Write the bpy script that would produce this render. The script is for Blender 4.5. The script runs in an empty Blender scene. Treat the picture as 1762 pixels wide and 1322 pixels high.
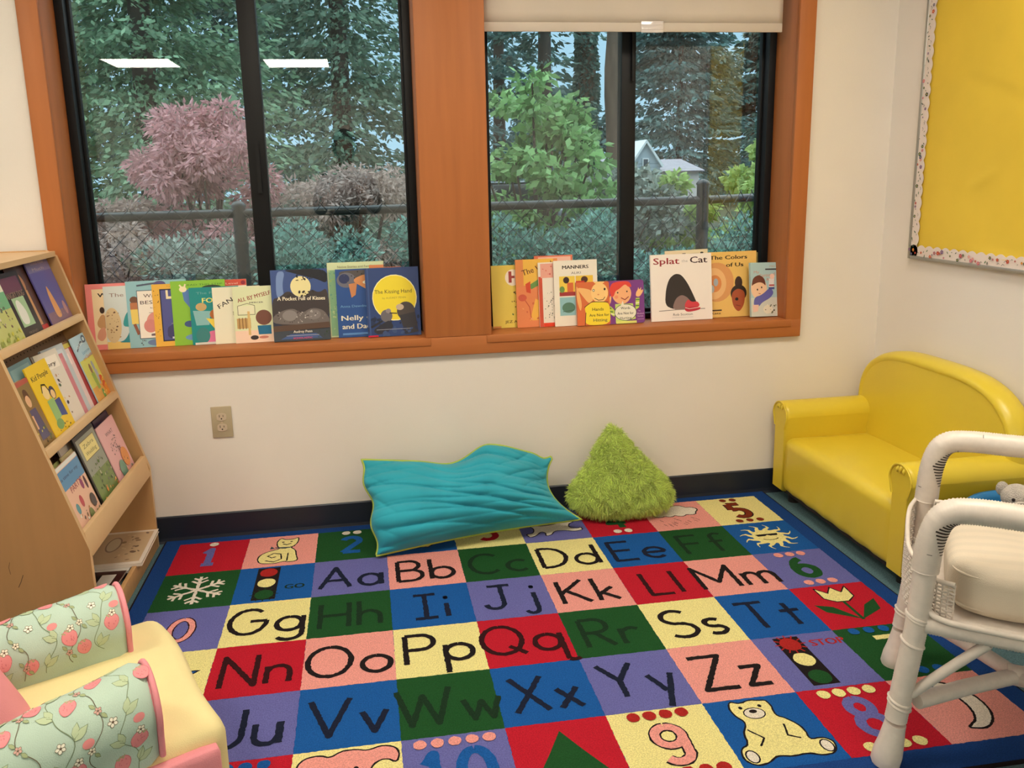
import bpy, bmesh, math, random
import numpy as np
from mathutils import Vector, Matrix
PI = math.pi
rng = np.random.default_rng(7); random.seed(7)
SC = bpy.context.scene
COL = SC.collection

# ------------------------------------------------------------------ camera
def set_camera():
    f, X, Y, Z, p, y, r = 1424.6106, 0.9565, -2.9707, 1.2721, -0.2035, 0.1524, -0.0238
    cp, sp, cy, sy = math.cos(p), math.sin(p), math.cos(y), math.sin(y)
    F = Vector((sy*cp, cy*cp, sp)); R0 = Vector((cy, -sy, 0)); U0 = R0.cross(F)
    R = R0*math.cos(r) + U0*math.sin(r); U = U0*math.cos(r) - R0*math.sin(r)
    cd = bpy.data.cameras.new('camera'); c = bpy.data.objects.new('camera', cd); COL.objects.link(c)
    M = Matrix((R, U, -F)).transposed().to_4x4(); M.translation = Vector((X, Y, Z)); c.matrix_world = M
    cd.sensor_width = 36; cd.lens = f/1762*36; cd.shift_x = 32.93/1762; cd.shift_y = -59.49/1762
    cd.clip_start = 0.02; cd.clip_end = 500
    SC.camera = c
set_camera()

# ------------------------------------------------------------------ sky, exposure, room lamps' colour
W = bpy.data.worlds.new('sky'); SC.world = W; W.use_nodes = True
nt = W.node_tree; bg = nt.nodes['Background']
geo = nt.nodes.new('ShaderNodeTexCoord'); sep = nt.nodes.new('ShaderNodeSeparateXYZ')
ramp = nt.nodes.new('ShaderNodeValToRGB')
ramp.color_ramp.elements[0].position = 0.0; ramp.color_ramp.elements[0].color = (0.42, 0.68, 0.86, 1)
ramp.color_ramp.elements[1].position = 0.6; ramp.color_ramp.elements[1].color = (0.60, 0.80, 1.0, 1)
ze = ramp.color_ramp.elements.new(0.22); ze.color = (0.44, 0.70, 0.90, 1)      # overcast: the zenith is about three times as bright as the horizon
ramp.color_ramp.elements[2].color = (1.9, 2.2, 2.35, 1)
nt.links.new(geo.outputs['Generated'], sep.inputs[0]); nt.links.new(sep.outputs['Z'], ramp.inputs[0])
nt.links.new(ramp.outputs[0], bg.inputs['Color']); bg.inputs['Strength'].default_value = 0.90
SC.view_settings.view_transform = 'Standard'; SC.view_settings.look = 'None'
SC.view_settings.exposure = 0.36; SC.view_settings.gamma = 1.0; SC.view_settings.use_curve_mapping = False
LAMP_COLOR = (1.0, 0.90, 0.735); LAMP_STRENGTH = 18.0
SC.cycles.max_bounces = 8; SC.cycles.transparent_max_bounces = 12; SC.cycles.sample_clamp_indirect = 4.0

# ------------------------------------------------------------------ materials
def srgb(c):
    return tuple((x/255/12.92 if x/255 <= 0.04045 else ((x/255+0.055)/1.055)**2.4) for x in c)
MC = {}
def mat(name, rgb, rough=0.6, noise=0.0, nscale=20, bump=0.0, bscale=60, metal=0, coat=0.0, sheen=0.0, stretch=None, spec=0.5, island=0.0, trans=0.0, detail=4):
    """procedural principled material; rgb = linear base colour"""
    if name in MC: return MC[name]
    m = bpy.data.materials.new(name); m.use_nodes = True; t = m.node_tree; b = t.nodes['Principled BSDF']
    b.inputs['Base Color'].default_value = (*rgb, 1); b.inputs['Roughness'].default_value = rough
    b.inputs['Metallic'].default_value = metal; b.inputs['Coat Weight'].default_value = coat
    b.inputs['Sheen Weight'].default_value = sheen; b.inputs['Specular IOR Level'].default_value = spec
    m.diffuse_color = (*rgb, 1)
    col = None
    if noise or bump:
        tc = t.nodes.new('ShaderNodeTexCoord'); mp = t.nodes.new('ShaderNodeMapping')
        t.links.new(tc.outputs['Object'], mp.inputs[0])
        if stretch: mp.inputs['Scale'].default_value = stretch
    if noise:
        n = t.nodes.new('ShaderNodeTexNoise'); n.inputs['Scale'].default_value = nscale; n.inputs['Detail'].default_value = detail
        t.links.new(mp.outputs[0], n.inputs['Vector'])
        r = t.nodes.new('ShaderNodeValToRGB')
        r.color_ramp.elements[0].position = 0.3; r.color_ramp.elements[1].position = 0.7
        r.color_ramp.elements[0].color = (*[max(0, c*(1-noise)) for c in rgb], 1)
        r.color_ramp.elements[1].color = (*[min(1, c*(1+noise)) for c in rgb], 1)
        t.links.new(n.outputs['Fac'], r.inputs[0]); col = r.outputs[0]
    if island:
        g = t.nodes.new('ShaderNodeNewGeometry'); mx = t.nodes.new('ShaderNodeMath'); mx.operation = 'MULTIPLY_ADD'
        mx.inputs[1].default_value = 2*island; mx.inputs[2].default_value = 1-island
        t.links.new(g.outputs['Random Per Island'], mx.inputs[0])
        v = t.nodes.new('ShaderNodeVectorMath'); v.operation = 'SCALE'
        if col: t.links.new(col, v.inputs[0])
        else: v.inputs[0].default_value = rgb
        t.links.new(mx.outputs[0], v.inputs['Scale']); col = v.outputs[0]
    if col: t.links.new(col, b.inputs['Base Color'])
    if bump:
        n2 = t.nodes.new('ShaderNodeTexNoise'); n2.inputs['Scale'].default_value = bscale; n2.inputs['Detail'].default_value = 3
        t.links.new(mp.outputs[0], n2.inputs['Vector'])
        bp = t.nodes.new('ShaderNodeBump'); bp.inputs['Strength'].default_value = bump; bp.inputs['Distance'].default_value = 0.01
        t.links.new(n2.outputs['Fac'], bp.inputs['Height']); t.links.new(bp.outputs[0], b.inputs['Normal'])
    if trans:
        tr = t.nodes.new('ShaderNodeBsdfTranslucent'); ms = t.nodes.new('ShaderNodeMixShader'); ms.inputs[0].default_value = trans
        if col: t.links.new(col, tr.inputs[0])
        else: tr.inputs[0].default_value = (*rgb, 1)
        t.links.new(b.outputs[0], ms.inputs[1]); t.links.new(tr.outputs[0], ms.inputs[2])
        t.links.new(ms.outputs[0], t.nodes['Material Output'].inputs['Surface'])
    MC[name] = m
    return m
def ink(c, rough=0.32):
    """printed colour on a book cover / fabric, c = 0-255 triple"""
    c = tuple(int(v) for v in c)
    return mat('print_%02x%02x%02x' % c, srgb(c), rough)
def glass_mat():
    m = bpy.data.materials.new('window_glass'); m.use_nodes = True; t = m.node_tree
    t.nodes.remove(t.nodes['Principled BSDF'])
    fr = t.nodes.new('ShaderNodeFresnel'); fr.inputs[0].default_value = 1.5
    g = t.nodes.new('ShaderNodeNewGeometry'); s = t.nodes.new('ShaderNodeMath'); s.operation = 'SUBTRACT'; s.inputs[0].default_value = 1
    mu = t.nodes.new('ShaderNodeMath'); mu.operation = 'MULTIPLY'; m2 = t.nodes.new('ShaderNodeMath'); m2.operation = 'MULTIPLY'; m2.inputs[1].default_value = 2.4
    t.links.new(g.outputs['Backfacing'], s.inputs[1]); t.links.new(s.outputs[0], mu.inputs[0]); t.links.new(fr.outputs[0], mu.inputs[1])
    t.links.new(mu.outputs[0], m2.inputs[0])
    tr = t.nodes.new('ShaderNodeBsdfTransparent'); tr.inputs[0].default_value = (0.93, 0.975, 0.965, 1)
    gl = t.nodes.new('ShaderNodeBsdfGlossy'); gl.inputs['Roughness'].default_value = 0.0; gl.inputs['Color'].default_value = (1, 1, 1, 1)
    mx = t.nodes.new('ShaderNodeMixShader'); t.links.new(m2.outputs[0], mx.inputs[0]); t.links.new(tr.outputs[0], mx.inputs[1]); t.links.new(gl.outputs[0], mx.inputs[2])
    t.links.new(mx.outputs[0], t.nodes['Material Output'].inputs['Surface'])
    return m
def emit_mat(name, c, s):
    m = bpy.data.materials.new(name); m.use_nodes = True; t = m.node_tree; t.nodes.remove(t.nodes['Principled BSDF'])
    e = t.nodes.new('ShaderNodeEmission'); e.inputs[0].default_value = (*c, 1); e.inputs[1].default_value = s
    t.links.new(e.outputs[0], t.nodes['Material Output'].inputs['Surface']); return m

# ------------------------------------------------------------------ mesh builder
class MB:
    def __init__(s): s.v = []; s.f = []; s.m = []; s.mats = []; s.smooth = []
    def mi(s, m):
        if m not in s.mats: s.mats.append(m)
        return s.mats.index(m)
    def add(s, vs, fs, m, smooth=False, M=None):
        o = len(s.v)
        if M is not None: vs = [tuple(M @ Vector(p)) for p in vs]
        s.v += [tuple(float(c) for c in p) for p in vs]
        k = s.mi(m)
        for f in fs: s.f.append(tuple(int(i)+o for i in f)); s.m.append(k); s.smooth.append(smooth)
        return s
    def box(s, x0, x1, y0, y1, z0, z1, m, M=None):
        v = [(x0,y0,z0),(x1,y0,z0),(x1,y1,z0),(x0,y1,z0),(x0,y0,z1),(x1,y0,z1),(x1,y1,z1),(x0,y1,z1)]
        return s.add(v, [(0,3,2,1),(4,5,6,7),(0,1,5,4),(1,2,6,5),(2,3,7,6),(3,0,4,7)], m, M=M)
    def cyl(s, p0, p1, r0, m, r1=None, n=16, smooth=True, caps=True):
        r1 = r0 if r1 is None else r1
        return s.tube([p0, p1], [r0, r1], m, n, smooth, caps)
    def tube(s, pts, rad, m, n=12, smooth=True, caps=True):
        P = [Vector(p) for p in pts]
        if not hasattr(rad, '__len__'): rad = [rad]*len(P)
        vs = []; fs = []
        up = None
        for i, p in enumerate(P):
            d = (P[min(i+1, len(P)-1)] - P[max(i-1, 0)]).normalized()
            if up is None:
                up = d.orthogonal().normalized()
            else:
                up = (up - d*up.dot(d)).normalized()
            w = d.cross(up)
            for k in range(n):
                a = 2*PI*k/n; vs.append(tuple(p + (up*math.cos(a) + w*math.sin(a))*rad[i]))
        for i in range(len(P)-1):
            for k in range(n):
                k2 = (k+1) % n; fs.append((i*n+k, i*n+k2, (i+1)*n+k2, (i+1)*n+k))
        s.add(vs, fs, m, smooth)
        if caps:
            s.add(vs[:n], [tuple(range(n))[::-1]], m); s.add(vs[-n:], [tuple(range(n))], m)
        return s
    def prism(s, poly, a, b, m, M=None, smooth=False, m_side=None):
        """poly = list of (x,z); extruded along y from a to b"""
        n = len(poly)
        ar = sum(poly[i][0]*poly[(i+1) % n][1]-poly[(i+1) % n][0]*poly[i][1] for i in range(n))
        if ar < 0: poly = poly[::-1]
        v = [(x, a, z) for x, z in poly] + [(x, b, z) for x, z in poly]
        s.add(v, [tuple(range(n)), tuple(range(2*n-1, n-1, -1))], m, False, M)
        s.add(v, [((i+1) % n, i, n+i, n+(i+1) % n) for i in range(n)], m_side or m, smooth, M)
        return s
    def build(s, name, parent=None, mats=None, weld=False):
        me = bpy.data.meshes.new(name); me.from_pydata(s.v, [], s.f)
        for m in s.mats: me.materials.append(m)
        me.polygons.foreach_set('material_index', s.m); me.polygons.foreach_set('use_smooth', s.smooth)
        me.update(); me.validate()
        o = bpy.data.objects.new(name, me); COL.objects.link(o)
        if parent: o.parent = parent
        return o
def np_mesh(name, V, F, m, parent=None, smooth=True):
    """V (n,3), F (k,3|4) numpy arrays of one face size"""
    me = bpy.data.meshes.new(name); k = F.shape[1]
    me.vertices.add(len(V)); me.vertices.foreach_set('co', V.astype(np.float32).ravel())
    me.loops.add(F.size); me.loops.foreach_set('vertex_index', F.astype(np.int32).ravel())
    me.polygons.add(len(F)); me.polygons.foreach_set('loop_start', np.arange(0, F.size, k, dtype=np.int32))
    me.update(calc_edges=True)
    me.polygons.foreach_set('use_smooth', [smooth]*len(F))
    me.materials.append(m)
    o = bpy.data.objects.new(name, me); COL.objects.link(o)
    if parent: o.parent = parent
    return o
def bevel(o, w, seg=3, ang=40, smooth=True):
    md = o.modifiers.new('soft_edges', 'BEVEL'); md.width = w; md.segments = seg; md.limit_method = 'ANGLE'; md.angle_limit = math.radians(ang)
    if smooth:
        for p in o.data.polygons: p.use_smooth = True
        md.harden_normals = False
    return o
def rounded(name, hx, hy, hz, r, m, n=14, deform=None, parent=None):
    """rounded block centred at the origin with half sizes; deform(V)->V"""
    g = np.linspace(-1, 1, n+1); V = []; F = []
    h = np.array([hx, hy, hz])
    for ax in range(3):
        for sg in (-1, 1):
            a, b = [(1,2),(2,0),(0,1)][ax]
            o = len(V)
            for i in g:
                for j in g:
                    p = [0, 0, 0]; p[ax] = sg; p[a] = i; p[b] = j; V.append(p)
            for i in range(n):
                for j in range(n):
                    q = (o+i*(n+1)+j, o+(i+1)*(n+1)+j, o+(i+1)*(n+1)+j+1, o+i*(n+1)+j+1)
                    F.append(q if sg > 0 else q[::-1])
    V = np.array(V, float)*h
    key = np.round(V, 6); _, idx, inv = np.unique(key, axis=0, return_index=True, return_inverse=True)
    inv = inv.reshape(-1)
    V = V[idx]; F = inv[np.array(F)]
    inner = np.clip(V, -(h-r), h-r); d = V-inner; L = np.linalg.norm(d, axis=1, keepdims=True); L[L == 0] = 1
    V = inner + d/L*r*(np.linalg.norm(d, axis=1, keepdims=True) > 0)
    if deform: V = deform(V)
    return np_mesh(name, V, F, m, parent)

# ------------------------------------------------------------------ scene tagging
def tag(o, label=None, cat=None, group=None, kind=None):
    if label: o['label'] = label
    if cat: o['category'] = cat
    if group: o['group'] = group
    if kind: o['kind'] = kind
    return o
def thing(name, label, cat, loc=(0,0,0), rot=(0,0,0), group=None):
    o = bpy.data.objects.new(name, None); COL.objects.link(o); o.location = loc; o.rotation_euler = rot
    o.empty_display_size = 0.1
    return tag(o, label, cat, group)
def struct(o): o['kind'] = 'structure'; return o

# ------------------------------------------------------------------ 2-D drawing on surfaces (art is built in u,v metres)
def text_geo(txt, cache={}):
    if txt in cache: return cache[txt]
    cu = bpy.data.curves.new('t', 'FONT'); cu.body = txt; cu.size = 1; cu.resolution_u = 2; cu.align_x = 'LEFT'
    o = bpy.data.objects.new('t', cu); COL.objects.link(o)
    bpy.context.view_layer.update()
    me = bpy.data.meshes.new_from_object(o.evaluated_get(bpy.context.evaluated_depsgraph_get()))
    v = np.array([p.co[:2] for p in me.vertices]) if len(me.vertices) else np.zeros((0, 2)); f = [tuple(p.vertices) for p in me.polygons]
    bpy.data.objects.remove(o); bpy.data.curves.remove(cu); bpy.data.meshes.remove(me)
    cache[txt] = (v, f); return v, f
def ell(cx, cy, rx, ry, n=20, rot=0, jit=0):
    c, s_ = math.cos(rot), math.sin(rot); out = []
    for k in range(n):
        a = 2*PI*k/n; j = 1+random.uniform(-jit, jit)
        x, y = rx*math.cos(a)*j, ry*math.sin(a)*j; out.append((cx+x*c-y*s_, cy+x*s_+y*c))
    return out
def ribbon(pts, w, closed=False, jit=0.0, taper=False):
    """list of quads following the line"""
    P = [Vector((p[0], p[1])) for p in pts]
    if closed: P = P + [P[0], P[1]]
    L = []; Rr = []
    for i, p in enumerate(P):
        a = P[max(i-1, 0)]; b = P[min(i+1, len(P)-1)]; d = (b-a)
        if d.length < 1e-9: d = Vector((1, 0))
        d.normalize(); n = Vector((-d.y, d.x)); ww = w/2
        if 0 < i < len(P)-1:
            d1 = (P[i]-P[i-1]); d2 = (P[i+1]-P[i])
            if d1.length > 0 and d2.length > 0:
                cs = max(0.35, math.sqrt(max(0, (1+d1.normalized().dot(d2.normalized()))/2))); ww = min(ww/cs, ww*1.8)
        if taper: ww *= max(0.12, 1-abs(2*i/(len(P)-1)-1)) if taper == 2 else max(0.1, 1-i/(len(P)-1))
        j1 = 1+random.uniform(-jit, jit); j2 = 1+random.uniform(-jit, jit)
        L.append(p+n*ww*j1); Rr.append(p-n*ww*j2)
    qs = []
    for i in range(len(P)-1 - (1 if closed else 0)): qs.append([tuple(L[i]), tuple(Rr[i]), tuple(Rr[i+1]), tuple(L[i+1])])
    return qs
def arc(cx, cy, rx, ry, a0, a1, n=14):
    return [(cx+rx*math.cos(math.radians(a0+(a1-a0)*k/n)), cy+ry*math.sin(math.radians(a0+(a1-a0)*k/n))) for k in range(n+1)]
def dense(pts, step):
    out = [pts[0]]
    for a, b in zip(pts, pts[1:]):
        L = math.hypot(b[0]-a[0], b[1]-a[1]); n = max(1, int(L/step))
        out += [(a[0]+(b[0]-a[0])*k/n, a[1]+(b[1]-a[1])*k/n) for k in range(1, n+1)]
    return out
class Art:
    """draws flat shapes, each a hair above the one before, through surf(u,v,h)->xyz"""
    def __init__(s, mb, surf, step=0.00006, h0=0.0001): s.mb = mb; s.surf = surf; s.h = h0; s.step = step
    fan = False
    def poly(s, pts, m):
        s.h += s.step
        ar = sum(pts[i][0]*pts[(i+1) % len(pts)][1]-pts[(i+1) % len(pts)][0]*pts[i][1] for i in range(len(pts)))
        if ar < 0: pts = pts[::-1]
        if s.fan:                                  # on curved surfaces: a fan with a middle ring follows the curve
            n = len(pts); cu = sum(p[0] for p in pts)/n; cv = sum(p[1] for p in pts)/n
            mid = [((u+cu)/2, (v+cv)/2) for u, v in pts]
            s.mb.add([s.surf(u, v, s.h) for u, v in pts+mid+[(cu, cv)]], [(i, (i+1) % n, n+(i+1) % n, n+i) for i in range(n)]+[(n+i, n+(i+1) % n, 2*n) for i in range(n)], m); return
        s.mb.add([s.surf(u, v, s.h) for u, v in pts], [tuple(range(len(pts)))], m)
    def rect(s, u0, v0, u1, v1, m): s.poly([(u0,v0),(u1,v0),(u1,v1),(u0,v1)], m)
    def quads(s, qs, m, bumpup=True):
        if bumpup: s.h += s.step
        for q in qs:
            ar = sum(q[i][0]*q[(i+1) % 4][1]-q[(i+1) % 4][0]*q[i][1] for i in range(4))
            if ar < 0: q = q[::-1]
            if not bumpup: s.h += 3e-6
            s.mb.add([s.surf(u, v, s.h) for u, v in q], [(0,1,2,3)], m)
    def line(s, pts, w, m, **k): s.quads(ribbon(pts, w, **k), m)
    def blob(s, pts, m, om=None, ow=0.001, jit=0.0):
        s.poly(pts, m)
        if om: s.line(pts, ow, om, closed=True, jit=jit)
    def text(s, txt, u, v, size, m, rot=0, width=None, bold=0, align='L'):
        vs, fs = text_geo(txt)
        if not len(vs): return
        s.h += s.step
        x0, x1 = vs[:,0].min(), vs[:,0].max(); sx = size
        if width: sx = width/(x1-x0)
        off = 0 if align == 'L' else (-(x1-x0)/2*sx if align == 'C' else -(x1-x0)*sx)
        c, sn = math.cos(rot), math.sin(rot)
        for dx in ([0] if not bold else [-bold, 0, bold]):
            P = [((x-x0)*sx+off+dx, y*size) for x, y in vs]
            P = [(u+a*c-b*sn, v+a*sn+b*c) for a, b in P]
            s.mb.add([s.surf(a, b, s.h) for a, b in P], fs, m); s.h += s.step*0.3
# ================================================================== THE ROOM
XR = 2.96; CEIL = 2.44; ZS = 0.711; FY = 0.155       # right wall, ceiling, sill top, window frame face
wallm = mat('wall_paint', (0.80, 0.735, 0.665), 0.55, noise=0.02, nscale=3, bump=0.04, bscale=220)
wallr = mat('wall_paint_right', (0.80, 0.75, 0.70), 0.55, noise=0.02, nscale=3, bump=0.04, bscale=220)
wood = mat('maple_trim', (0.44, 0.145, 0.040), 0.5, noise=0.07, nscale=3.5, stretch=(9, 9, .7), spec=.35)
woodh = mat('maple_trim_horizontal', (0.44, 0.145, 0.040), 0.5, noise=0.07, nscale=3.5, stretch=(.7, 9, 9), spec=.35)
navy = mat('navy_rubber', (0.012, 0.016, 0.028), 0.45)
black = mat('black_aluminium', (0.008, 0.008, 0.009), 0.5, spec=.25)
ceilm = mat('ceiling_tile', (0.75, 0.73, 0.70), 0.9, noise=0.05, nscale=90)
carpet = mat('teal_grey_carpet', (0.10, 0.175, 0.19), 0.95, spec=.15, noise=0.35, nscale=240, bump=0.5, bscale=400)
X0 = -0.018; XA = 1.165; XB = 1.407; X1 = 2.564; ZT = 2.10; LX = -3.2; RY = -6.7; WT = 0.24
b = MB()
b.box(LX, XR+0.2, -0.0, WT, -0.3, ZS-0.03, wallm); b.box(LX, X0-0.02, 0, WT, ZS-0.03, CEIL+0.1, wallm)
b.box(X1+0.02, XR+0.2, 0, WT, ZS-0.03, CEIL+0.1, wallm); b.box(X0-0.02, X1+0.02, 0, WT, ZT+0.02, CEIL+0.1, wallm)
b.box(XA+0.02, XB-0.02, 0.0, WT, ZS-0.03, ZT+0.02, wallm)
struct(b.build('wall_back'))
struct(MB().box(XR, XR+0.12, RY, -0.0, -0.3, CEIL+0.1, wallr).build('wall_right'))
struct(MB().box(LX-0.12, LX, RY, WT, -0.3, CEIL+0.1, wallm).build('wall_left'))
struct(MB().box(LX-0.12, XR+0.12, RY-0.12, RY, -0.3, CEIL+0.1, wallm).build('wall_front'))
struct(MB().box(LX, XR, RY, 0.0, -0.12, 0.0, carpet).build('floor'))
struct(MB().box(LX, XR, RY, 0.0, CEIL, CEIL+0.1, ceilm).build('ceiling'))
# baseboards (rubber cove)
b = MB(); prof = [(0,0),(-0.014,0),(-0.008,0.008),(-0.006,0.018),(-0.006,0.096),(-0.003,0.1),(0,0.1)]
def cove(name, p0, p1, inward):
    """rubber cove base run from p0 to p1 on the floor, inward = unit vector into the room"""
    m = MB(); a = Vector((*p0, 0)); e = Vector((*p1, 0)); d = Vector((*inward, 0)); n = len(prof)
    v = [tuple(a - d*x + Vector((0,0,z))) for x, z in prof] + [tuple(e - d*x + Vector((0,0,z))) for x, z in prof]
    m.add(v, [((i+1) % n, i, n+i, n+(i+1) % n) for i in range(n)] + [tuple(range(n)), tuple(range(2*n-1, n-1, -1))], navy)
    return struct(m.build(name))
cove('baseboard_back', (LX, 0), (XR, 0), (0, -1))
cove('baseboard_right', (XR, -0.014), (XR, RY), (-1, 0))
# maple casing
c0 = X0+0.006; c1 = X1-0.004
def cas(name, *bx, m=wood):
    o = MB().box(*bx, m).build(name); bevel(o, 0.0025, 2); return struct(o)
cas('trim_1', c0-0.064, c0, -0.02, 0.0, ZS-0.003, ZT+0.06)
cas('trim_2', c1, c1+0.064, -0.02, 0.0, ZS-0.003, ZT+0.06)
cas('trim_3', XA, XB, -0.02, 0.0, ZS, ZT+0.06)
cas('trim_4', c0-0.064, c1+0.064, -0.02, 0.0, 0.642, ZS-0.0005, m=woodh)          # apron
cas('trim_5', c0-0.064, c1+0.064, -0.02, 0.0, ZT+0.0605, ZT+0.125, m=woodh)
cas('trim_6', X0-0.019, XA+0.019, -0.024, FY+0.01, ZS-0.029, ZS, m=woodh)              # left sill board
cas('trim_7', XB-0.019, X1+0.019, -0.024, FY+0.01, ZS-0.029, ZS, m=woodh)
for i, (x, w) in enumerate([(X0-0.019, 0.019), (XA, 0.019), (XB-0.019, 0.019), (X1, 0.019)]):
    cas('trim_%d' % (8+i), x, x+w, 0.0, FY+0.01, ZS, ZT+0.019)
cas('trim_12', X0, XA, 0.0, FY+0.01, ZT, ZT+0.019, m=woodh); cas('trim_13', XB, X1, 0.0, FY+0.01, ZT, ZT+0.019, m=woodh)
glass = glass_mat()
steel = mat('latch_steel', (0.05, 0.05, 0.055), 0.4, metal=0.6)
def window(name, x0, x1, xc0, xc1, side):
    """sliding window: outer frame, two sashes meeting in the middle"""
    t = bpy.data.objects.new(name, None); COL.objects.link(t); struct(t)
    z0, z1, y0 = ZS, ZT, FY
    f = MB(); fw = 0.028
    f.box(x0, x0+fw, y0, y0+0.075, z0, z1, black); f.box(x1-fw, x1, y0, y0+0.075, z0, z1, black)
    f.box(x0, x1, y0, y0+0.075, z0, z0+0.022, black); f.box(x0, x1, y0, y0+0.075, z1-0.022, z1, black)
    bevel(f.build('window_frame', t), 0.0015, 2)
    for k, (a, c, yy) in enumerate([(x0+fw, xc1, y0+0.012 if side else y0+0.04), (xc0, x1-fw, y0+0.04 if side else y0+0.012)]):
        s = MB(); sw0 = (xc1-xc0) if (k == 1) == True else 0.010; sw1 = (xc1-xc0) if k == 0 else 0.010
        s.box(a, a+sw0, yy, yy+0.024, z0+0.022, z1-0.022, black); s.box(c-sw1, c, yy, yy+0.024, z0+0.022, z1-0.022, black)
        s.box(a, c, yy+0.0003, yy+0.0237, z0+0.022, z0+0.036, black); s.box(a, c, yy+0.0003, yy+0.0237, z1-0.036, z1-0.022, black)
        bevel(s.build('sash', t), 0.001, 2)
        MB().box(a+sw0, c-sw1, yy+0.010, yy+0.014, z0+0.036, z1-0.036, glass).build('glass_pane', t)
    l = MB(); xm = (xc0+xc1)/2
    if side: l.box(xm+0.008, xm+0.016, y0-0.004, y0+0.011, 1.62, 2.02, black)
    else: l.box(xm-0.004, xm+0.010, y0-0.002, y0+0.011, 1.24, 1.42, black)
    l.build('sash_latch', t)
    return t
window('window_1', X0, XA, 0.570, 0.632, 0)
window('window_2', XB, X1, 1.953, 2.008, 1)

# ceiling light panels (2 x 2 ft troffers)
lampm = emit_mat('lit_diffuser', LAMP_COLOR, LAMP_STRENGTH)
whitem = mat('white_enamel', (0.8, 0.8, 0.78), 0.4)
for i, (x, y) in enumerate([(-1.03, -5.33), (0.42, -5.42), (1.87, -5.42), (-2.48, -5.33), (-0.75, -1.45), (0.72, -1.45), (2.19, -1.45)]):  # leftmost panel of the far row is added, to brighten the rear wall
    pl = ['left of the two rows, far from the window', 'middle of the row far from the window', 'right of the row far from the window', 'added at the far left to brighten the rear wall', 'left of the row near the window', 'middle of the row near the window', 'right of the row near the window'][i]
    t = thing('ceiling_light', 'square recessed ceiling light panel, ' + pl, 'light', (x, y, CEIL), group='ceiling light panels')
    f = MB(); h = 0.3
    for a in ((-h-.012, -h, -h-.012, h+.012), (h, h+.012, -h-.012, h+.012), (-h, h, -h-.012, -h), (-h, h, h, h+.012)):
        f.box(a[0], a[1], a[2], a[3], -0.014, -0.0005, whitem)
    f.build('frame', t); MB().box(-h, h, -h, h, -0.010, -0.0005, lampm).build('diffuser', t)

# roller blind in the right window
blindm = mat('cream_blind', (0.80, 0.70, 0.60), 0.7, noise=0.03, nscale=6, trans=0.25)
t = thing('roller_blind', 'cream roller blind pulled partway down over the right window', 'blind', (1.968, 0.045, 1.775))
n = 60; V = []; F = []
for i in range(n+1):
    for j in range(9):
        x = -0.556+1.112*i/n; z = 0.031+0.28*j/8
        V.append((x, 0.0035*math.sin(x*9+j*.25)*(0.4+0.1*j)+0.002*math.sin(x*31+1.7*j*.2), z))
for i in range(n):
    for j in range(8): F.append((i*9+j, (i+1)*9+j, (i+1)*9+j+1, i*9+j+1))
o = np_mesh('fabric', np.array(V), np.array(F), blindm, t); md = o.modifiers.new('thick', 'SOLIDIFY'); md.thickness = 0.0012
bevel(MB().box(-0.5565, 0.5565, -0.004, 0.004, 0, 0.0312, blindm).build('hem_bar', t), 0.002, 2)
MB().cyl((-0.556, 0, 0.32), (0.556, 0, 0.32), 0.02, blindm, n=20).build('roller', t)
clipm = mat('clear_plastic', (0.75, 0.68, 0.66), 0.12, coat=0.6)
bevel(MB().box(0.015, 0.098, -0.0075, -0.0042, -0.003, 0.036, clipm).box(0.015, 0.098, -0.0085, -0.0075, 0.008, 0.012, clipm).box(0.015, 0.098, -0.0085, -0.0075, 0.022, 0.026, clipm).build('pull_handle', t), 0.001, 2)

# duplex outlet
t = thing('wall_outlet', 'beige duplex power outlet on the wall under the left window', 'outlet', (0.426, 0, 0.442))
beige = mat('ivory_plastic', (0.45, 0.37, 0.24), 0.35); beige2 = mat('ivory_plastic_light', (0.56, 0.45, 0.33), 0.35); hole = mat('dark_slot', (0.02, 0.012, 0.01), 0.8)
bevel(MB().box(-0.0355, 0.0355, -0.0055, 0, -0.0575, 0.0575, beige).build('cover_plate', t), 0.004, 3)
for z in (0.0195, -0.0195):
    s = MB(); s.prism([(0.0165*max(-1, min(1, 1.18*math.cos(a))), z+0.0143*math.sin(a)) for a in [2*PI*k/28 for k in range(28)]], -0.0075, -0.0054, beige2)
    r = s.build('socket', t); h = MB()
    h.box(-0.0078, -0.0058, -0.0078, -0.0074, z-0.001, z+0.008, hole); h.box(0.0052, 0.0070, -0.0078, -0.0074, z, z+0.007, hole)
    h.prism(ell(0, z-0.0065, 0.0026, 0.0026, 12), -0.0078, -0.0074, hole); h.build('slots', r)
s = MB(); s.prism(ell(0, 0, 0.003, 0.003, 12), -0.0066, -0.0054, beige2); s.build('screw', t)

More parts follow.
